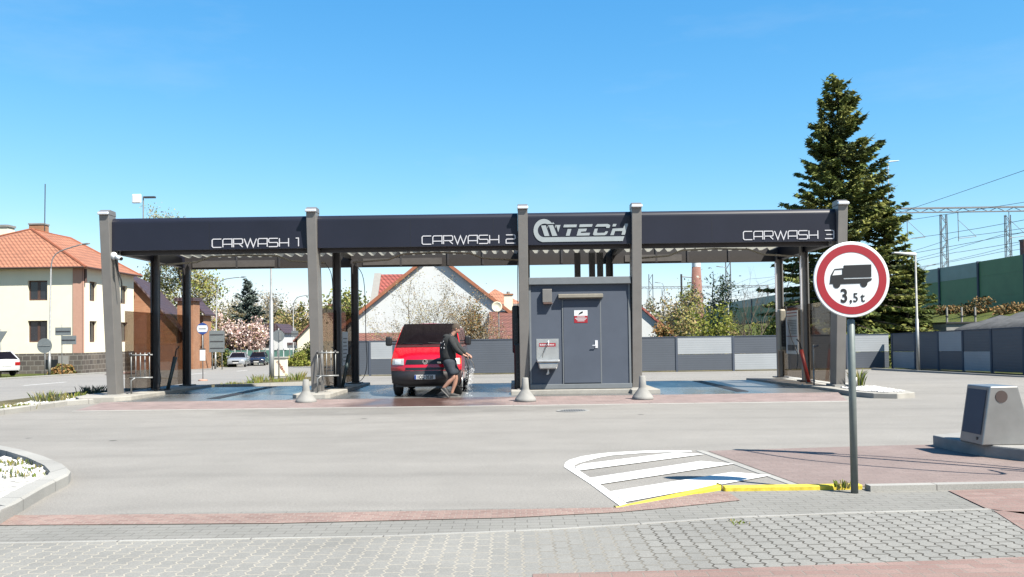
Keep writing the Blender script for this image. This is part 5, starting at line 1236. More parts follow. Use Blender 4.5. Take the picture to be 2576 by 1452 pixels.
# ------------------------------------------------------------------ houses
def quadface(mb, *p): mb.add(p, [tuple(range(len(p)))]); return mb
def window(parent, axis, c0, c1, z0, z1, face, depth=.18, sill=True, mull=1, sgn=-1):
    """axis 'x': window in a wall facing -y at y=face ; axis 'y': wall facing +x at x=face"""
    def bx(mb, a, b, za, zb, d0, d1):
        if axis == 'x': mb.box(a, face-d1, za, b, face-d0, zb)
        else: mb.box(face+d0, a, za, face+d1, b, zb)
        return mb
    mb = MB()
    for a, b, za, zb in ((c0, c0+.1, z0, z1), (c1-.1, c1, z0, z1), (c0+.1, c1-.1, z0, z0+.1), (c0+.1, c1-.1, z1-.1, z1)): bx(mb, a, b, za, zb, -.02, .035)
    for k in range(mull): xm_ = c0+(c1-c0)*(k+1)/(mull+1); bx(mb, xm_-.09, xm_+.09, z0+.1, z1-.1, -.02, .035)
    f = mb.build('window', M['brown'], parent, world=True)
    bx(MB(), c0+.05, c1-.05, z0+.05, z1-.05, -.01, .012).build('pane', M['skyglass'], f, world=True)
    bx(MB(), c0-.12, c1+.12, z0-.1, z0-.001, .0, .14).build('sill', M['brown'], f, world=True)
    # reveal frame standing out of the wall gives the window its shadow
    return f
# house 1: cream corner house
Y1_ = 62.; g1 = gz(62)-.1; cx1 = at(206, 800, Y1_).x; XL = cx1-12.2
h1 = thing('house', 'cream two storey corner house with orange hipped roof and dark stone plinth', 'house', (cx1-6, 66, g1))
zp = atz(205, 888, Y1_); ze = atz(205, 672, Y1_)
wins = [(hx(108, 735, Y1_)[0], hx(175, 735, Y1_)[0], atz(140, 755, Y1_), atz(140, 707, Y1_)), (hx(108, 835, Y1_)[0], hx(172, 835, Y1_)[0], atz(140, 861, Y1_), atz(140, 808, Y1_))]
W1x0, W1x1 = at(70, 735, Y1_).x, at(119, 735, Y1_).x
wz = [(atz(95, 756, Y1_), atz(95, 706, Y1_)), (atz(95, 861, Y1_), atz(95, 807, Y1_))]
mb = MB(); mb.box(XL, Y1_, zp, W1x0, Y1_+.3, ze); mb.box(W1x1, Y1_, zp, cx1, Y1_+.3, ze)
for a_, b_ in ((zp, wz[1][0]), (wz[1][1], wz[0][0]), (wz[0][1], ze)): mb.box(W1x0, Y1_, a_, W1x1, Y1_+.3, b_)
YE = 70.2


def yof(px, X): return X*F/(px-CX)
ya, yb_ = yof(225, cx1), yof(243, cx1); yc, yd = yof(303, cx1), yof(320, cx1)
cuts = [(ya, yb_), (yc, yd)]; ycur = Y1_+.3
wzr = [(atz(233, 758, (ya+yb_)/2), atz(233, 709, (ya+yb_)/2)), (atz(233, 861, (ya+yb_)/2), atz(233, 808, (ya+yb_)/2))]
for a_, b_ in cuts:
    mb.box(cx1-.3, ycur, zp, cx1, a_, ze)
    for za, zb in ((zp, wzr[1][0]), (wzr[1][1], wzr[0][0]), (wzr[0][1], ze)): mb.box(cx1-.3, a_, za, cx1, b_, zb)
    ycur = b_
mb.box(cx1-.3, ycur, zp, cx1, YE, ze); mb.box(XL, Y1_+.3, zp, XL+.3, YE, ze); mb.box(XL, YE, zp, cx1, YE+.3, ze)
mb.build('wall', M['cream'], h1, world=True)
MB().box(XL-.05, Y1_-.06, g1-.3, cx1+.06, YE+.3, zp-.0).build('plinth', M['plinth'], h1, world=True)
mb = MB(); mb.box(cx1-.62, Y1_-.05, zp+.002, cx1+.05, Y1_-.001, ze); mb.box(cx1+.001, Y1_-.049, zp+.002, cx1+.05, Y1_+.24, ze); mb.build('corner_pilaster', M['pink'], h1, world=True)
for z0_, z1_ in wz: window(h1, 'x', W1x0, W1x1, z0_, z1_, Y1_+.22, mull=1)
for a_, b_ in cuts:
    for z0_, z1_ in wzr: window(h1, 'y', a_, b_, z0_, z1_, cx1-.22, mull=0)
a_, b_ = at(115, 905, Y1_-.06).x, at(146, 905, Y1_-.06).x
f = MB().box(a_, Y1_-.09, atz(130, 927, Y1_), b_, Y1_-.062, atz(130, 905, Y1_)).build('cellar_window', M['black'], h1, world=True)
MB().box(b_+.02, Y1_-.10, atz(130, 932, Y1_), b_+.75, Y1_-.062, atz(130, 896, Y1_)).build('cellar_panel', M['greywall'], h1, world=True)
ov = .55; Fz = ze-.05
ap = at(80, 577, 66.2); bp2 = at(177, 600, 67.6)
c_ = [(XL-ov, Y1_-ov, Fz), (cx1+ov, Y1_-ov, Fz), (cx1+ov, YE+ov, Fz), (XL-ov, YE+ov, Fz)]
ap2 = (ap.x-4.2, 66.2, ap.z-.9)
mb = MB(); mb.add(c_+[tuple(ap), tuple(bp2), ap2], [(0, 1, 4, 6), (1, 5, 4), (1, 2, 5), (2, 3, 6, 4, 5), (3, 0, 6), (3, 2, 1, 0)])
rf = mb.build('roof', M['rooforange'], h1, world=True)
mb = MB(); mb.tube([c_[1], tuple(ap), tuple(bp2), c_[2]], .11, 6); mb.tube([tuple(ap), ap2, c_[0]], .11, 6); mb.build('ridge_tiles', mat('ridge_tile', (.36, .11, .05), .8), rf, world=True)
mb = MB(); mb.tube([c_[0], c_[1], c_[2]], .07, 6); mb.build('gutter', M['brown'], rf, world=True)
p = at(98, 575, 67.5); MB().box(p.x-.55, 67.1, p.z-1.2, p.x+.55, 67.9, p.z+.25).build('chimney', M['brick'], rf, world=True); MB().box(p.x-.6, 67.05, p.z+.252, p.x+.6, 67.95, p.z+.36).build('chimney_cap', M['concg'], rf, world=True)
MB().tube([(at(112, 590, 67.2).x, 67.2, ap.z-1), (at(112, 590, 67.2).x+.05, 67.2, atz(112, 463, 67.2))], .035, 6).build('aerial_mast', M['postd'], rf, world=True)
MB().tube([(cx1+.12, Y1_+.3, ze-.1), (cx1+.12, Y1_+.3, ze-1.1)], .09, 6).build('wall_lantern', M['brown'], h1, world=True)
# house far left behind: only chimney and roof corner seen
p = at(8, 590, 84); hl = thing('house', 'house behind at far left showing a large plaster chimney and grey gable', 'house', (p.x-6, 86, gz(86)))
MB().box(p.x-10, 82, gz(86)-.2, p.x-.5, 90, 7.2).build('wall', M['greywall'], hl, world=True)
mb = MB(); mb.prism([(p.x-10.4, 7.2), (p.x+1.6, 7.2), (p.x-4.5, p.z+1.1)], 'y', 81.8, 90.2); rf = mb.build('roof', M['roofdark'], hl, world=True)
MB().box(p.x-1.1, 83.4, p.z-2.5, p.x+.75, 84.6, p.z+.65).build('chimney', M['cream'], rf, world=True); MB().box(p.x-1.2, 83.3, p.z+.652, p.x+.85, 84.7, p.z+.85).build('chimney_cap', M['concg'], rf, world=True)
# barn with maroon roof
def gable_house(name, label, cx_, y0, hw, ln, zg, ze_, za, wallm, roofm, yaw=0, ov=.35, ovx=.4, cat='house', thick=.18):
    t = thing(name, label, cat, (cx_, y0, zg), yaw)
    MB().prism([(-hw, -.3), (hw, -.3), (hw, ze_-zg), (0, za-zg), (-hw, ze_-zg)], 'y', 0, ln).build('wall', wallm, t)
    sl_ = (za-ze_)/hw; zb = ze_-zg-sl_*ovx; mb = MB()
    for s_ in (-1, 1):
        pr = [(s_*(hw+ovx), zb+.02), (0, za-zg+.02), (0, za-zg+.02+thick), (s_*(hw+ovx), zb+.02+thick)]
        mb.prism(pr, 'y', -ov, ln+ov)
    r = mb.build('roof', roofm, t); return t, r
a1 = at(322, 692, 71.5); e1 = at(436, 822, 71.5)
bn, brf = gable_house('barn', 'orange brick barn with maroon metal roof beside the cream house', a1.x, 71.5, e1.x-a1.x, 16, gz(72)-.1, e1.z, a1.z, M['brick'], M['roofdark'], R(15), cat='barn')
p0, p1 = at(440, 800, 76), at(499, 800, 76)
zt_ = atz(490, 757, 76)
wg = thing('brick_wing', 'flat roofed orange brick wing right of the barn roof behind the rear posts', 'building', ((p0.x+p1.x)/2, 76, gz(76)))
p1 = at(486, 800, 76); p0 = at(446, 800, 76)
MB().box(p0.x, 76, gz(76)-.3, p1.x, 77.6, zt_).build('wall', M['brick'], wg, world=True)
MB().box(p0.x-.2, 75.8, zt_+.002, p1.x+.2, 77.8, zt_+.28).build('roof', M['roofdark'], wg, world=True)
p2 = at(545, 860, 80); ex = thing('brick_shed', 'small orange brick shed with maroon roof behind the bus stop', 'shed', (p2.x-1, 80, gz(80)))
xa_, xb_ = at(490, 860, 79).x, at(512, 860, 79).x
MB().box(xa_, 79, gz(80)-.3, xb_, 81, atz(520, 793, 79)).build('wall', M['brick'], ex, world=True)
mb = MB(); mb.prism([(xa_-.2, atz(500, 758, 79)), (xb_+.3, atz(527, 794, 79)), (xb_+.3, atz(527, 790, 79)), (xa_-.2, atz(500, 752, 79))], 'y', 78.6, 81.3); mb.build('roof', M['roofdark'], ex, world=True)
MB().box(at(508, 850, 79).x, 78.96, atz(510, 890, 79), at(513, 850, 79).x, 78.99, atz(510, 835, 79)).build('door', M['brown'], ex, world=True)
# white gable house in the middle
Yh = 57.; A_ = at(1090, 640, Yh); E_ = at(1282, 790, Yh); 
wh_, wrf = gable_house('house', 'white gabled house with red tiled roof behind the red van', A_.x, Yh, 5.6, 13, gz(Yh), A_.z-5.6*.80, A_.z, M['white_wall'], M['roofred'], 0, ov=.15, ovx=.5)
M['verge'] = mat('orange_verge_tile', (.42, .15, .075), .8)
mb = MB()
for s_ in (-1, 1): mb.prism([(A_.x+s_*6.1, A_.z-6.1*.8-.02), (A_.x, A_.z-.02), (A_.x, A_.z+.24), (A_.x+s_*6.1, A_.z-6.1*.8+.24)], 'y', Yh-.26, Yh-.155)
mb.build('verge_tiles', M['verge'], wrf, world=True)
# cross wing on the left with red roof towards the camera
zr = atz(985, 687, 62); zl_ = atz(985, 800, 60); xw0, xw1 = at(944, 700, 62).x, at(1050, 700, 62).x
mb = MB(); mb.prism([(60, zl_), (63.2, zr), (66.5, zl_), (66.5, zl_-.2), (63.2, zr-.2), (60, zl_-.2)], 'x', xw0+.25, xw1); mb.build('cross_roof', M['roofred'], wrf, world=True)
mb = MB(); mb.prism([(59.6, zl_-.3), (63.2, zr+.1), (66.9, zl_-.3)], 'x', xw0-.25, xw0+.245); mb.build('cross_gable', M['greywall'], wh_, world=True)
MB().box(xw0+.1, 60.5, gz(60), xw1, 66.2, zl_-.22).build('cross_wing', M['white_wall'], wh_, world=True)
zz = atz(945, 837, 55.4)
mb = MB(); mb.prism([(54.2, zz-1.0), (56.9, zz), (56.9, zz-.15), (54.2, zz-1.15)], 'x', at(880, 840, 55).x, at(1010, 840, 55).x); mb.build('annex_roof', M['roofbrown'], wrf, world=True)
MB().box(at(880, 840, 55).x+.2, 54.4, gz(55), at(1010, 840, 55).x-.2, 56.9, zz-1.16).build('annex_wall', M['white_wall'], wh_, world=True)
# house with chimney and dish right of it
hr = thing('house', 'low house with brown tiled roof and yellow chimney left of the booth', 'house', (at(1290, 800, 58).x, 58, gz(58)))
xa_, xb_ = at(1228, 800, 54).x, at(1420, 800, 56).x
mb = MB(); mb.prism([(52.5, atz(1270, 856, 52.5)), (57.2, atz(1270, 781, 57.2)), (57.2, atz(1270, 785, 57.2)), (52.5, atz(1270, 861, 52.5))], 'x', xa_, xb_); rb = mb.build('roof', M['roofbrown'], hr, world=True)
MB().box(xa_+.3, 53.2, gz(55), xb_-.3, 57.2, atz(1270, 862, 53)).build('wall', M['cream'], hr, world=True)
p = at(1279, 760, 57.6); MB().box(p.x-.28, 57.3, atz(1279, 785, 57.6), p.x+.28, 57.9, atz(1279, 743, 57.6)).build('chimney', M['cream'], rb, world=True); MB().box(p.x-.33, 57.25, atz(1279, 742.8, 57.6), p.x+.33, 57.95, atz(1279, 739.5, 57.6)).build('chimney_cap', M['brick'], rb, world=True)
MB().tube([(p.x, 57.6, atz(1279, 739.4, 57.6)), (p.x, 57.6, atz(1279, 734, 57.6))], .11, 8).build('chimney_pot', M['greywall'], rb, world=True)
hg = thing('house', 'house with orange hipped roof and grey gable behind the yellow chimney', 'house', (at(1300, 800, 66).x, 66, gz(66)))
xg0, xg1 = at(1195, 790, 64).x, at(1420, 790, 64).x; za_ = atz(1240, 737, 64); zb_ = atz(1240, 775, 64)
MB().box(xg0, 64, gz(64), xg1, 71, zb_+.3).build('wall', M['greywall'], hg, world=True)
mb = MB(); xm_ = at(1245, 740, 66).x; mb.add([(xg0-.4, 63.6, zb_), (xg1, 63.6, zb_-1.5), (xg1, 71.4, zb_-1.5), (xg0-.4, 71.4, zb_), (xm_, 66, za_+.4), (at(1330, 772, 66).x, 66, atz(1320, 772, 66))], [(0, 5, 4), (0, 1, 5), (1, 2, 5), (2, 3, 4, 5), (3, 0, 4)]); rg_ = mb.build('roof', M['rooforange'], hg, world=True)
p = at(1250, 772, 51.8); t = thing('satellite_dish', 'cream satellite dish beside the yellow chimney', 'satellite dish', (p.x, 51.8, p.z))
MB().tube([(.1, .1, -.1), (.1, .12, -2.6)], .04, 8).build('mast', M['galv'], t)
MB().lathe([(0, .05), (.12, .04), (.25, .01), (.31, -.03), (.31, -.05), (.25, -.02), (.12, .02), (0, .025)], (0, 0, 0), 24, ax='y').build('dish', M['cream'], t, smooth=True)
MB().tube([(0, .05, 0), (.2, .15, -.15), (.45, .4, -.25)], .03, 6).build('bracket', M['galv'], t); MB().tube([(0, -.02, -.3), (0, -.3, -.05)], .015, 6).build('feed_arm', M['galv'], t)
# grey gable right of the booth
A2 = at(1575, 745, 60); E2 = at(1700, 852, 60)
g2, g2r = gable_house('house', 'pale gable with dark red verge right of the booth', A2.x, 60, (E2.x-A2.x), 10, gz(60), E2.z, A2.z, M['white_wall'], M['roofred'], 0, ov=.2, ovx=.25)
# cream house right of far lamp, white shed
p = at(797, 800, 92); hc, hcr = gable_house('house', 'cream gabled house with hedge behind the post between bays 1 and 2', at(830, 800, 92).x, 92, at(830, 800, 92).x-at(738, 800, 92).x-.4, 14, gz(92)-.1, atz(742, 852, 92), atz(830, 768, 92), M['cream'], M['roofbrown'], 0)
xs0, xs1 = at(655, 840, 104).x, at(712, 840, 104).x
wsd = thing('white_shed', 'white flat building with dark roof behind the green mesh fence', 'building', ((xs0+xs1)/2, 104, gz(104)))
MB().box(xs0, 104, gz(104)-.2, xs1, 110, atz(680, 838, 104)).build('wall', M['white_wall'], wsd, world=True)
mb = MB(); mb.prism([(xs0-.3, atz(655, 838, 104)), (xs1+.3, atz(712, 838, 104)), (xs1-.8, atz(690, 814, 104)), (xs0+.6, atz(670, 814, 104))], 'y', 103.6, 110.4); mb.build('roof', M['roofdark'], wsd, world=True)
MB().box(at(655, 860, 104).x+.5, 103.9, atz(665, 872, 104), at(680, 860, 104).x, 103.99, atz(665, 843, 104)).build('dark_opening', M['black'], wsd, world=True)
MB().box(at(712, 870, 106).x, 106, gz(104)-.2, at(762, 870, 106).x, 109, atz(730, 868, 106)).build('low_wing', M['white_wall'], wsd, world=True)
MB().box(at(712, 870, 106).x-.2, 105.8, atz(730, 867.8, 106), at(762, 870, 106).x+.3, 109.2, atz(730, 862, 106)).build('wing_roof', M['roofdark'], wsd, world=True)
# mesh fence in green
t = thing('mesh_fence', 'green mesh fence with pale posts behind the parked cars', 'fence', (at(650, 880, 99).x, 99, gz(99)))
M['gmesh'] = mat('green_mesh_panel', (.10, .24, .20), .7, var=.2)
xs_ = np.linspace(at(545, 880, 99).x, at(790, 880, 99).x, 17)
for i, x in enumerate(xs_):
    MB().tube([(x, 99, gz(99)), (x, 99, gz(99)+1.75)], .05, 6).build('post', M['whitep'] if i % 2 else M['galv'], t, world=True)
    if i < 16: MB().box(x+.06, 98.98, gz(99)+.1, xs_[i+1]-.06, 99.02, gz(99)+(1.6 if i > 1 else 1.85)).build('panel', M['gmesh'], t, world=True)
p = at(1752, 700, 175); t = thing('brick_chimney', 'tall tapering brick chimney stack with white band seen in bay 3', 'chimney', (p.x, 175, 0))
zw = atz(1752, 672, 175)
mb = MB(); mb.lathe([(1.75, -3), (.85, zw)], n=24); mb.build('stack', M['chimbrick'], t, smooth=True); mb = MB(); mb.lathe([(.86, zw), (.84, zw+1.1), (.95, zw+1.2), (.95, zw+1.6), (.6, zw+1.6)], n=24); mb.build('crown', M['whitep'], t)
t = thing('signal_box', 'brown brick railway tower top at the right photo edge', 'tower', (at(2574, 640, 95).x+.3, 95, 4.2))
zt_ = atz(2572, 603, 95)-4.2
MB().box(-.42, -.4, 0, .9, .4, zt_-.15).build('shaft', M['chimbrick'], t); MB().box(-.5, -.45, zt_-.15, 1, .45, zt_).build('cap', M['brown'], t); MB().box(-.5, -.45, zt_-1.9, 1, .45, zt_-1.75).build('band', M['whitep'], t)

# ------------------------------------------------------------------ railway: green wall, masts, portals, wires
gw = thing('noise_wall', 'tall green noise wall on the railway embankment with paler teal upper panels', 'noise wall', (39, 60, 4))
ys_w = [27, 33.6, 40.2, 46.8, 53.4, 60, 66.7, 73.4, 80.1, 87, 94, 101, 108, 115, 122, 129, 143, 157, 175, 195, 215, 240, 262]
def wtop(y): return 7.3
def wbot(y): return 2.6
for i in range(len(ys_w)-1):
    a_, b_ = ys_w[i], ys_w[i+1]; MB().box(38.9, a_+.12, wbot(a_), 39.06, b_-.12, 4.35).build('base_panel', M['greenwall'], gw, world=True)
    MB().box(38.92, a_+.12, 4.36, 39.04, b_-.12, 6.05).build('panel', M['greenwall'], gw, world=True)
    MB().box(38.93, a_+.12, 6.06, 39.03, b_-.12, 7.3).build('upper_panel', M['tealwall'] if b_ > 75 else M['greenwall'], gw, world=True)
    MB().box(38.82, a_-.11, wbot(a_), 39.12, a_+.11, 7.34).build('post', M['slate'], gw, world=True)
def mast(name, label, x, y, z0, z1, wd=.55, wy=.35, group='lattice railway masts'):
    t = thing(name, label, 'mast', (x, y, z0), 0, group); H_ = z1-z0; n_ = int(H_/(wd*1.3)); 
    mb = MB()
    for sx in (-1, 1):
        for sy in (-1, 1): mb.tube([(sx*wd/2, sy*wy/2, 0), (sx*wd/2*.8, sy*wy/2*.8, H_)], .055, 4)
    mb.build('legs', M['lattice'], t)
    mb = MB()
    for k in range(n_):
        za, zb = H_*k/n_, H_*(k+1)/n_; s_ = 1 if k % 2 else -1; f_ = 1-.2*k/n_
        for sy in (-1, 1): mb.tube([(s_*wd/2*f_, sy*wy/2*f_, za), (-s_*wd/2*f_, sy*wy/2*f_, zb)], .035, 4)
    mb.build('bracing', M['lattice'], t); return t
def portal(label, x0, x1, y, z):
    t = thing('catenary_portal', label, 'portal', (x0, y, 4.2), 0, 'railway portals'); L = x1-x0; h = z-4.2
    for xx in (0, L): MB().box(xx-.2, -.2, 0, xx+.2, .2, h).build('leg', M['lattice'], t)
    MB().box(0, -.15, h-.08, L, .15, h+.08).build('top_chord', M['lattice'], t); MB().box(0, -.15, h-.50, L, .15, h-.40).build('bottom_chord', M['lattice'], t)
    mb = MB(); n_ = int(L/.9)
    for k in range(n_):
        s_ = k % 2; mb.tube([(L*k/n_, 0, h-.45+(.4 if s_ else 0)), (L*(k+1)/n_, 0, h-.45+(0 if s_ else .4))], .035, 4)
    mb.build('bracing', M['lattice'], t)
    for k in range(4):
        xx = L*(.1+.25*k); MB().tube([(xx, 0, h-.45), (xx, 0, h-3.6)], .04, 5).build('drop_post', M['lattice'], t)
        MB().tube([(xx, 0, h-3.3), (xx+1.9, 0, h-3.1)], .035, 5).build('bracket_arm', M['lattice'], t); MB().tube([(xx, 0, h-1.3), (xx+1.9, 0, h-3.1)], .025, 5).build('stay', M['lattice'], t)
    return t
zp_ = atz(2400, 523, 94)
portal('near railway portal beam right of the big spruce', 40.2, 62, 94, zp_)
portal('far railway portal beam seen through bay 3', 31.5, 66, 227, atz(1700, 721, 227))
mast('lattice_mast', 'lattice mast under the near portal beam', at(2377, 600, 93).x, 93.2, 4.2, zp_-.8, .75)
mast('lattice_mast', 'lattice mast at far right beside the brown tower', at(2536, 600, 98).x, 98, 4.2, atz(2536, 541, 98), .65)
mast('lattice_mast', 'tallest lattice mast right of the chimney stack in bay 3', at(1832, 700, 160).x, 160, 2, atz(1832, 640, 160), 1.0, .5)
mast('lattice_mast', 'short lattice mast left of the tallest mast in bay 3', at(1822, 700, 175).x, 175, 2, atz(1822, 690, 175), .7)
mast('lattice_mast', 'left lattice mast with cross arms near the booth in bay 3', at(1637, 700, 190).x, 190, 0, atz(1637, 690, 190), 1.0, .5)
mast('lattice_mast', 'thin lattice mast right of the left mast in bay 3', at(1668, 700, 200).x, 200, 0, atz(1667, 728, 200), .7)
t = thing('railway_pole', 'plain dark railway pole left of the chimney stack', 'pole', (at(1714, 700, 180).x, 180, 0)); zt = atz(1714, 690, 180)
MB().tube([(0, 0, 0), (0, 0, zt)], .2, 8).build('pole', M['postd'], t); MB().tube([(0, 0, zt-.5), (2.2, 0, zt-.7)], .1, 6).build('bracket', M['postd'], t)
M['wire'] = mat('wire', (.07, .07, .08), .5)
def wire(pts, lab, r=.022):
    tag(MB().tube(pts, r, 4).build('overhead_wire', M['wire']), lab, 'wire', 'overhead railway wires')
def sag(a, b, s_, n_=10):
    a, b = Vector(a), Vector(b); return [a+(b-a)*k/n_-Vector((0, 0, s_*4*(k/n_)*(1-k/n_))) for k in range(n_+1)]
k = 0
for x, hts in ((43.0, (10.0, 11.6)), (47.6, (10.0, 11.6)), (52.5, (10.0, 11.8)), (57.5, (10.0, 11.6))):
    for z in hts:
        pts = []
        for ya_, yb2 in ((30, 94), (94, 160), (160, 227)): pts += sag((x, ya_, z), (x+.3, yb2, z), .25 if z < 11 else .9)
        wire(pts, '%s overhead wire of the %s track above the green wall' % ('contact' if z < 11 else 'upper', ('nearest', 'second', 'third', 'farthest')[k//2])); k += 1
wire(sag((41.2, 30, 15.2), (41.2, 160, 15.2), 1.), 'highest feeder wire above the green wall')
wire(sag((62, 55, 14.5), (40.2, 94, 13.2), .3), 'slanting guy wire at the right photo edge')
# concrete block with three posts on the slope
p = at(2415, 815, 48); t = thing('culvert_head', 'concrete block with three short posts on the grass slope behind the right fence', 'concrete block', (p.x, 48, p.z-.6))
MB().prism([(-1.05, -.8), (1.25, -.8), (1.25, .62), (-1.05, .62)], 'y', -.6, .9).build('block', M['concg'], t, bevel=.02)
MB().box(-1.1, -.7, .622, .75, .95, .70).build('slab', M['postd'], t); MB().box(.80, -.63, .3, 1.3, .9, .66).build('end_block', M['conc'], t, bevel=.03)
for x in (-.85, -.05, .68):
    MB().tube([(x, -.3, .7), (x, -.3, 1.5)], .055, 8).build('post', M['conc'], t); MB().lathe([(.1, 0), (.1, .05)], (x, -.3, 1.0), 10).build('clamp', M['postd'], t)

# ------------------------------------------------------------------ trees
LM = {'sp1': leafmat('spruce_needles', (.125, .155, .045), .35, .12), 'sp2': leafmat('spruce_needles_light', (.24, .25, .075), .3, .15), 'sp3': leafmat('spruce_needles_dark', (.055, .072, .03), .3, .1),
      'bl1': leafmat('blue_spruce_needles', (.10, .13, .115), .3, .12), 'bl2': leafmat('blue_spruce_light', (.19, .23, .20), .25, .12), 'bl3': leafmat('blue_spruce_dark', (.035, .052, .048), .3, .1),
      'g1': leafmat('spring_leaf', (.25, .28, .06), .3, .35), 'g2': leafmat('mid_leaf', (.12, .15, .045), .35, .3), 'g3': leafmat('dark_leaf', (.03, .045, .018), .35, .2),
      'y1': leafmat('yellow_green_leaf', (.36, .32, .12), .3, .35), 'br': leafmat('brown_bud', (.27, .20, .10), .35, .2), 'bk': leafmat('russet_leaf', (.27, .15, .06), .35, .25), 'pk': leafmat('pink_blossom', (.62, .43, .40), .2, .3), 'pw': leafmat('pale_blossom', (.78, .66, .62), .12, .3),
      'hz': leafmat('grey_twig_mass', (.30, .285, .24), .3, .2), 'wh': leafmat('white_blossom', (.70, .72, .60), .15, .3)}
def rvec(rg, n): v = rg.normal(size=(n, 3)); return v/np.linalg.norm(v, axis=1)[:, None]
def conifer(name, label, base, H_, Rb, mats, seed, whorl=.38, tip2=False, dens=1., zlow=.06, qs=.16, group=None, shape=.85):
    rg = np.random.default_rng(seed); t = thing(name, label, 'tree', base, 0, group)
    MB().tube([(0, 0, -.3), (0, 0, H_*.3), (.03, .02, H_*.7), (.0, 0, H_*.99)], [H_*.018, H_*.013, H_*.006, .012], 8).build('trunk', M['trunk'], t)
    C, U, V, Mi = [], [], [], []; br = MB()
    z = H_*zlow
    while z < H_*.985:
        f = (z-H_*zlow)/(H_*(1-zlow)); L0 = Rb*(1-f)**shape*(1 if f > .06 else .75+4*f); nb = max(4, int(rg.integers(6, 9)*(1 if f < .8 else .7)))
        for b in range(nb):
            a = rg.uniform(0, 6.283); L = L0*rg.uniform(.62, 1.14)+.12; zz = z+rg.uniform(-1.3, 1.3)*whorl; d = np.array([math.cos(a), math.sin(a), 0]); sd = np.array([-d[1], d[0], 0])
            up = .45*f-.05
            def pos(s): return np.array([0, 0, zz]) + d*L*s + np.array([0, 0, 1])*L*(up*s - .42*s*s*(1-f) + .22*s**3)
            br.tube([tuple(pos(s)) for s in (0, .35, .7, 1)], [.02+.02*L*(1-f)*.5, .02+.008*L, .012, .005], 4, cap=False)
            n_ = int(max(5, L*11*dens)); tone = rg.choice(len(mats), p=(.5, .28, .22)) 
            for q in range(n_):
                s = rg.uniform(.12, 1)**.75; p = pos(s); wdt = L*.30*(1-s)+.07+.05*L*.3
                for side in (-1, 1):
                    o = rg.uniform(.1, 1)*wdt; c = p + sd*side*o + np.array([0, 0, -rg.uniform(.0, .25)*wdt-.02]) + rg.normal(size=3)*.03
                    dirn = d*rg.uniform(.3, .9) + sd*side*rg.uniform(.2, .9) + np.array([0, 0, rg.uniform(-.55, .25)]); dirn /= np.linalg.norm(dirn)
                    perp = np.cross(dirn, rg.normal(size=3)); perp /= np.linalg.norm(perp)+1e-6; ll = qs*rg.uniform(.7, 1.5)
                    C.append(c); U.append(dirn*ll); V.append(perp*ll*.33); Mi.append(tone if rg.random() < .75 else rg.integers(0, 3))
            C.append(pos(1.0)); dt = pos(1.)-pos(.9); dt /= np.linalg.norm(dt)+1e-6; U.append(dt*qs*1.5); V.append(np.cross(dt, [0, 0, 1.])*qs*.35); Mi.append(tone)
        z += whorl*(1-.35*f)
    br.build('branches', M['trunk'], t)
    mb = MB(); mb.quads(np.array(C), np.array(U), np.array(V), Mi); mb.build('crown', mats, t); return t
def branchy(rg, mb, p, d, L, r, lvl, tips, split, wig, upw, n=4):
    pts = [Vector(p)]; dd = Vector(d).normalized()
    for k in range(n):
        dd = (dd + Vector((rg.normal(), rg.normal(), rg.normal()))*wig + Vector((0, 0, upw))).normalized(); pts.append(pts[-1]+dd*L/n)
    mb.tube([tuple(q) for q in pts], [r*(1-.55*k/n) for k in range(n+1)], 6 if r > .04 else (4 if r > .015 else 3), cap=False)
    if lvl == 0:
        tips.extend([tuple(pts[-1]), tuple(pts[-2]), tuple((pts[-1]+pts[-2])/2), tuple(pts[1])]); return
    for k in range(split):
        i = int(rg.integers(max(1, n-3), n+1)); f = rg.uniform(.25, .75); ax = Vector((rg.normal(), rg.normal(), rg.normal()*.5)).normalized()
        branchy(rg, mb, pts[i], (dd*(1-f*.6)+ax*f*1.25), L*rg.uniform(.55, .8), r*.5, lvl-1, tips, split, wig, upw, n)
def decid(name, label, base, H_, mats, seed, lvl=4, split=3, stems=1, lean=.15, trunk=.28, r0=None, leaves=8, lsize=.07, spread=.25, wig=.14, upw=.06, bark='trunk', tri=(.5, .3, .2), fit=None, cat='tree', group=None):
    """branching tree; fit = crown half width x, half depth y: rescales to the wanted outline"""
    rg = np.random.default_rng(seed); t = thing(name, label, cat, base, 0, group); mb = MB(); tips = []
    for s_ in range(stems):
        a = 6.283*s_/stems+rg.uniform(0, 1); l = lean if stems == 1 else lean*rg.uniform(.6, 1.4)
        branchy(rg, mb, (.12*math.cos(a)*(stems > 1), .12*math.sin(a)*(stems > 1), -.1), (l*math.cos(a), l*math.sin(a), 1), H_*trunk, (r0 or H_*.016)/(1 if stems == 1 else 1.5), lvl, tips, split, wig, upw)
    T = np.array(tips); zmax = T[:, 2].max(); kz = H_/zmax; kx = ky = kz
    if fit: kx = fit[0]/np.percentile(abs(T[:, 0]), 95); ky = fit[1]/np.percentile(abs(T[:, 1]), 95)
    K = np.array([kx, ky, kz]); mb.v = [tuple(np.array(v)*K) for v in mb.v]; T = T*K
    mb.build('trunk', M[bark], t)
    if leaves:
        P = np.repeat(T, leaves, 0); P = P+rg.normal(size=P.shape)*spread; U = rvec(rg, len(P)); V = np.cross(U, rvec(rg, len(P))); V /= np.linalg.norm(V, axis=1)[:, None]+1e-6
        sz = lsize*rg.uniform(.6, 1.4, (len(P), 1)); clump = np.repeat(rg.choice(3, len(T), p=tri), leaves); mi = np.where(rg.random(len(P)) < .6, clump, rg.integers(0, 3, len(P)))
        lb = MB(); lb.quads(P, U*sz, V*sz*.6, mi.tolist()); lb.build('crown', mats, t)
    return t
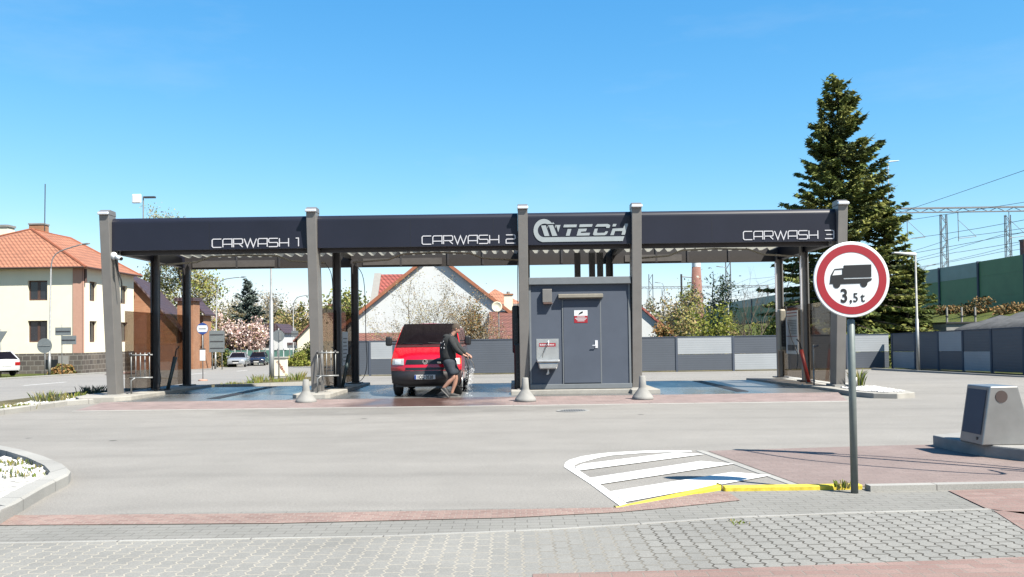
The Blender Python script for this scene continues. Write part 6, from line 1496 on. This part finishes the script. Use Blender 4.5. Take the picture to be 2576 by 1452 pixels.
def bush(name, label, base, rad, mats, seed, n=2500, size=.08, tri=(.5, .3, .2), group=None, cat='shrub', lobes=9, stems=6):
    """shrub: leaf clumps through several uneven lobes plus stems"""
    rg = np.random.default_rng(seed); t = thing(name, label, cat, base, 0, group); rad = np.array(rad)
    Lc = rvec(rg, lobes)*rg.uniform(.25, .8, (lobes, 1)); Lc[:, 2] = np.abs(Lc[:, 2])*1.1-.05; Lr = rg.uniform(.22, .48, lobes)
    P, Mi = [], []
    w_ = Lr**2/np.sum(Lr**2)
    for i in range(lobes):
        k = int(n*w_[i]); q = rvec(rg, k)*(rg.random((k, 1))**.4)*Lr[i]; P.append((Lc[i]+q)); Mi += rg.choice(3, k, p=tri).tolist()
    P = np.concatenate(P); P[:, 2] = np.abs(P[:, 2]+.02); P = P*rad*np.array([1, 1, .95])
    noise = np.sin(P[:, 0]*3.1+seed)*np.sin(P[:, 1]*2.7)*np.sin(P[:, 2]*3.7+1); keep = noise < .55; P = P[keep]; Mi = np.array(Mi)[keep]
    U = rvec(rg, len(P)); V = np.cross(U, rvec(rg, len(P))); V /= np.linalg.norm(V, axis=1)[:, None]+1e-6; sz = size*rg.uniform(.6, 1.5, (len(P), 1))
    mb = MB(); mb.quads(P, U*sz, V*sz*.6, Mi.tolist()); mb.build('foliage', mats, t)
    mb = MB()
    for i in range(stems):
        c = Lc[i % lobes]*rad; mb.tube([(c[0]*.12, c[1]*.12, -.1), (c[0]*.5, c[1]*.5, c[2]*.55), tuple(c*1.02)], [.05, .035, .012], 5)
    mb.build('stems', M['trunk'], t); return t
SP = [LM['sp1'], LM['sp2'], LM['sp3']]
# big spruce behind the fence corner
zg = lambda x, y: gz(y)-.1+max(0, min(1, (x-19.2)/18.5))**.9*(3.4-gz(y))
p = at(2118, 800, 51); H_ = atz(2105, 190, 51)-gz(51)
conifer('spruce_tree', 'very tall dark spruce behind the fence corner above the sign', (p.x, 51, gz(51)), H_, 5.2, SP, 5, whorl=.30, dens=2.3, qs=.165, shape=.80)
p = at(2228, 800, 52.5); conifer('spruce_tree', 'slimmer spruce joined to the right side of the tallest spruce', (p.x, 52.5, zg(p.x, 52.5)), atz(2233, 448, 52.5)-zg(p.x, 52.5), 2.6, SP, 6, whorl=.38, dens=1.7, qs=.17)
p = at(2283, 800, 51); conifer('spruce_tree', 'lowest spruce of the group beside the thin street lamp', (p.x, 51, zg(p.x, 51)), atz(2285, 625, 51)-zg(p.x, 51), 2.2, SP, 7, whorl=.36, dens=1.7, qs=.16)
GG = [LM['g2'], LM['sp2'], LM['g3']]
for i, (px, py, Y, rx, h, lb) in enumerate(((2195, 770, 47, 2.4, 1.8, 'dark brownish shrub under the big spruce behind the fence'), (2290, 762, 47, 2.2, 1.7, 'brown green shrub behind the thin lamp on the slope'), (2348, 775, 48, 1.2, 1.2, 'small rounded shrub left of the concrete block'))):
    p = at(px, py, Y); bush('slope_shrub', lb, (p.x, Y, zg(p.x, Y)-.1), (rx, 1.5, h), GG, 200+i, 3600, .09, (.35, .35, .3), 'shrubs on the slope')
for i, (px, Y, rx, h, lb) in enumerate(((2400, 72, 2.4, 1.1, 'brown scrub at the foot of the green wall left of the block'), (2470, 66, 2.6, 1.2, 'brown scrub at the foot of the green wall above the block'), (2545, 61, 2.4, 1.2, 'brown scrub at the foot of the green wall at the photo edge'), (2320, 60, 1.6, .8, 'dry scrub on the slope above the thin lamp'))):
    p = at(px, 780, Y); bush('slope_shrub', lb, (p.x, Y, zg(p.x, Y)-.05), (rx, 1.2, h), [LM['br'], LM['g3'], LM['bk']], 240+i, 2200, .09, (.4, .35, .25), 'shrubs on the slope')
# shrubs behind bay 3
GS = [LM['g1'], LM['g1'], LM['y1']]
for i, (px, py, Y, rx, m_, lb) in enumerate(((1722, 770, 50, 1.7, [LM['y1'], LM['br'], LM['g2']], 'yellow brown shrub beside the grey gable in bay 3'), (1790, 738, 52, 2.5, GS, 'large fresh green shrub before the chimney stack'), (1872, 775, 51, 2.2, GS, 'fresh green shrub around the bare tree in bay 3'), (1935, 768, 51.5, 1.6, GS, 'fresh green shrub before the right rear post'), (1680, 800, 53, 1.5, [LM['bk'], LM['br'], LM['g2']], 'low russet shrub at the grey gable'), (1838, 812, 48, 1.7, [LM['br'], LM['y1'], LM['g2']], 'low olive shrub between the two larger green shrubs'))):
    p = gp(px, Y); h = atz(px, py, Y)-p.z; bush('leafy_shrub', lb, p, (rx, 1.6, h), m_, 220+i, 4200, .085, (.55, .25, .2), 'shrubs behind the fence in bay 3', lobes=12)
p = gp(1790, 56); decid('young_tree', 'thin leafed tree top rising from the large green shrub', p, atz(1785, 690, 56)-p.z, [LM['g2'], LM['g1'], LM['wh']], 31, 4, 3, 1, leaves=4, lsize=.085, spread=.22, fit=(1.7, 1.5))
p = gp(1885, 47.5); decid('bare_tree', 'bare dark multi stemmed tree in bay 3 left of the rear post', p, atz(1880, 672, 47.5)-p.z, None, 33, 4, 3, 4, lean=.22, trunk=.36, r0=.085, leaves=0, wig=.09, upw=.12, fit=(1.55, 1.2))
p = gp(1650, 140); decid('far_tree', 'grey far tree behind the left lattice mast', p, atz(1645, 755, 140)-p.z, [LM['hz'], LM['br'], LM['g2']], 35, 4, 3, leaves=5, lsize=.22, spread=.5, fit=(3, 3), group='far trees')
p = gp(1690, 120); decid('far_tree', 'brownish far tree right of the left lattice mast', p, atz(1690, 770, 120)-p.z, [LM['br'], LM['hz'], LM['y1']], 36, 4, 3, leaves=6, lsize=.2, spread=.45, fit=(3, 3), group='far trees')
p = gp(1760, 110); decid('far_tree', 'pale far tree at the foot of the chimney stack', p, atz(1760, 730, 110)-p.z, [LM['hz'], LM['y1'], LM['br']], 37, 4, 3, leaves=6, lsize=.18, spread=.4, fit=(4, 3), group='far trees')
# trees before the white house
p = gp(1060, 49.5); decid('budding_tree', 'multi stemmed tree in brown bud before the white house', p, atz(1060, 672, 49.5)-p.z, [LM['br'], LM['y1'], LM['hz']], 41, 4, 3, 6, lean=.42, trunk=.36, r0=.11, leaves=4, lsize=.036, spread=.15, wig=.10, upw=.05, bark='trunkl', fit=(2.3, 1.6))
p = gp(1185, 49); bush('russet_shrub', 'dense russet and dark green shrub right of the white gable', p, (1.25, 1.1, atz(1180, 735, 49)-p.z), [LM['bk'], LM['g3'], LM['y1']], 43, 6500, .055, (.42, .33, .25), lobes=14)
p = gp(1200, 48.3); decid('budding_tree', 'pale stemmed budding tree before the russet shrub', p, atz(1205, 672, 48.3)-p.z, [LM['br'], LM['bk'], LM['hz']], 45, 4, 3, 5, lean=.3, trunk=.38, r0=.10, leaves=4, lsize=.036, spread=.16, wig=.10, upw=.06, bark='trunkl', fit=(1.9, 1.4))
p = gp(880, 75); decid('far_tree', 'green tree behind the middle rear post', p, atz(885, 735, 75)-p.z, [LM['g2'], LM['sp2'], LM['y1']], 47, 4, 3, leaves=9, lsize=.13, spread=.4, fit=(2.2, 2), group='far trees')
# left background
p = gp(468, 100); decid('birch_tree', 'tall pale leafed birch behind the barn above the canopy roof', p, atz(462, 515, 100)-p.z, [LM['y1'], LM['hz'], LM['g1']], 51, 5, 3, 1, lean=.05, trunk=.25, r0=.28, leaves=9, lsize=.11, spread=.5, wig=.14, upw=.02, fit=(3.6, 3), tri=(.5, .35, .15))
p = gp(408, 104); decid('birch_tree', 'smaller pale birch between the barn and the tallest birch', p, atz(385, 640, 104)-p.z, [LM['y1'], LM['hz'], LM['g1']], 52, 5, 3, 1, lean=.05, trunk=.25, r0=.2, leaves=4, lsize=.15, spread=.45, fit=(3.2, 3))
p = gp(514, 96); decid('birch_tree', 'drooping pale birch right of the rear posts of bay 1', p, atz(515, 690, 96)-p.z, [LM['y1'], LM['g1'], LM['hz']], 53, 5, 3, 1, lean=.05, trunk=.2, r0=.2, leaves=5, lsize=.14, spread=.45, fit=(1.9, 2))
BL_ = [LM['bl1'], LM['bl2'], LM['bl3']]
p = gp(622, 106); conifer('blue_spruce_tree', 'blue grey spruce behind the magnolia and parked cars', p, atz(618, 702, 106)-p.z, 3.1, BL_, 55, whorl=.48, dens=1.5, qs=.22, shape=.70)
p = gp(588, 101); decid('magnolia_tree', 'pink flowering magnolia behind the silver saloon', p, atz(585, 790, 101)-p.z, [LM['pk'], LM['pw'], LM['br']], 57, 4, 3, 4, lean=.5, trunk=.3, r0=.09, leaves=7, lsize=.14, spread=.28, fit=(2.7, 2), tri=(.5, .4, .1))
p = gp(640, 101.5); decid('magnolia_tree', 'lower pale pink magnolia right of the taller magnolia', p, atz(640, 826, 101.5)-p.z, [LM['pw'], LM['pk'], LM['br']], 58, 4, 3, 4, lean=.5, trunk=.3, r0=.08, leaves=6, lsize=.13, spread=.26, fit=(1.6, 1.5), tri=(.5, .4, .1))
for i, (px, py, Y, rx, m_, lb) in enumerate(((560, 745, 150, 5, [LM['hz'], LM['g2'], LM['br']], 'hazy far tree left of the blue spruce'), (660, 735, 160, 5, [LM['hz'], LM['hz'], LM['br']], 'bare grey far tree right of the blue spruce'), (722, 790, 120, 3, [LM['br'], LM['g2'], LM['hz']], 'brown far tree behind the tall pole'), (765, 775, 118, 3.2, [LM['br'], LM['y1'], LM['g3']], 'olive far tree behind the far curved lamp'), (585, 760, 140, 3.5, [LM['hz'], LM['y1'], LM['br']], 'pale far tree between the curved lamp and blue spruce'), (690, 770, 170, 4, [LM['hz'], LM['br'], LM['g2']], 'grey far tree behind the white shed'), (930, 800, 130, 4, [LM['g2'], LM['hz'], LM['y1']], 'far tree hidden low behind the red cross roof'), (845, 790, 140, 5, [LM['g2'], LM['hz'], LM['br']], 'far tree seen between the middle posts'), (1480, 790, 130, 5, [LM['hz'], LM['br'], LM['g2']], 'far tree behind the booth roof'))):
    p = gp(px, Y); decid('far_tree', lb, p, atz(px, py, Y)-p.z, m_, 70+i, 4, 3, leaves=11, lsize=.15, spread=.6, fit=(rx, rx*.8), group='far trees')
p = gp(708, 125); conifer('pine_tree', 'dark conifer right of the tall pole in bay 1', p, atz(706, 770, 125)-p.z, 1.8, SP, 81, whorl=.6, dens=.9, qs=.28)
p = gp(757, 122); conifer('pine_tree', 'dark leaning conifer top above the far curved lamp', p, atz(754, 768, 122)-p.z, 2.0, SP, 82, whorl=.75, dens=.8, qs=.28)
for i, (px, py, Y, rx, m_, lb) in enumerate(((560, 877, 90, 1.6, GG, 'dark hedge shrub left of the silver saloon'), (770, 855, 88, 2.3, GG, 'dark hedge before the cream gabled house'), (758, 885, 85, 1.7, GS, 'low bright hedge under the dark hedge'), (150, 913, 59.5, 1.0, [LM['bk'], LM['g2'], LM['br']], 'russet shrub before the stone plinth'), (530, 795, 92, 2.2, [LM['y1'], LM['bk'], LM['g2']], 'yellow forsythia like shrub behind the brick shed'), (535, 870, 88, 1.3, [LM['br'], LM['g3'], LM['hz']], 'brown hedge between the brick shed and the board'))):
    p = gp(px, Y); bush('hedge_shrub', lb, p, (rx, 1.2, atz(px, py, Y)-p.z), m_, 90+i, 2600, .10, (.45, .3, .25))
# grass strip and pavement before the cream house
struct('house_verge', sheet(MB(), [(-33.5, 46), (-27.5, 46), (-28.9, 61.9), (-45, 61.9), (-45, 46)], .035), M['grass'])
q = [gr(x, y) for x, y in ((262, 944), (345, 941), (345, 926), (318, 928))]
struct('red_path', sheet(MB(), [(p_.x, p_.y) for p_ in q], .05), M['red'])
# far wood closing the horizon
mb = MB(); rg = np.random.default_rng(99); n_ = 9000
X_ = rg.uniform(-170, 60, n_); Y_ = rg.uniform(240, 300, n_); Hh = 5+2.5*np.sin(X_*.09)+2*np.sin(X_*.23+1)+1.5*np.sin(X_*.61); Z_ = rg.random(n_)**.8*Hh-1.1
P = np.stack([X_, Y_, Z_], 1); U = rvec(rg, n_); V = np.cross(U, rvec(rg, n_)); mb.quads(P, U*.9, V*.7, rg.integers(0, 3, n_).tolist())
tag(mb.build('far_wood', [LM['hz'], LM['g2'], LM['br']]), None, None, None, 'stuff')
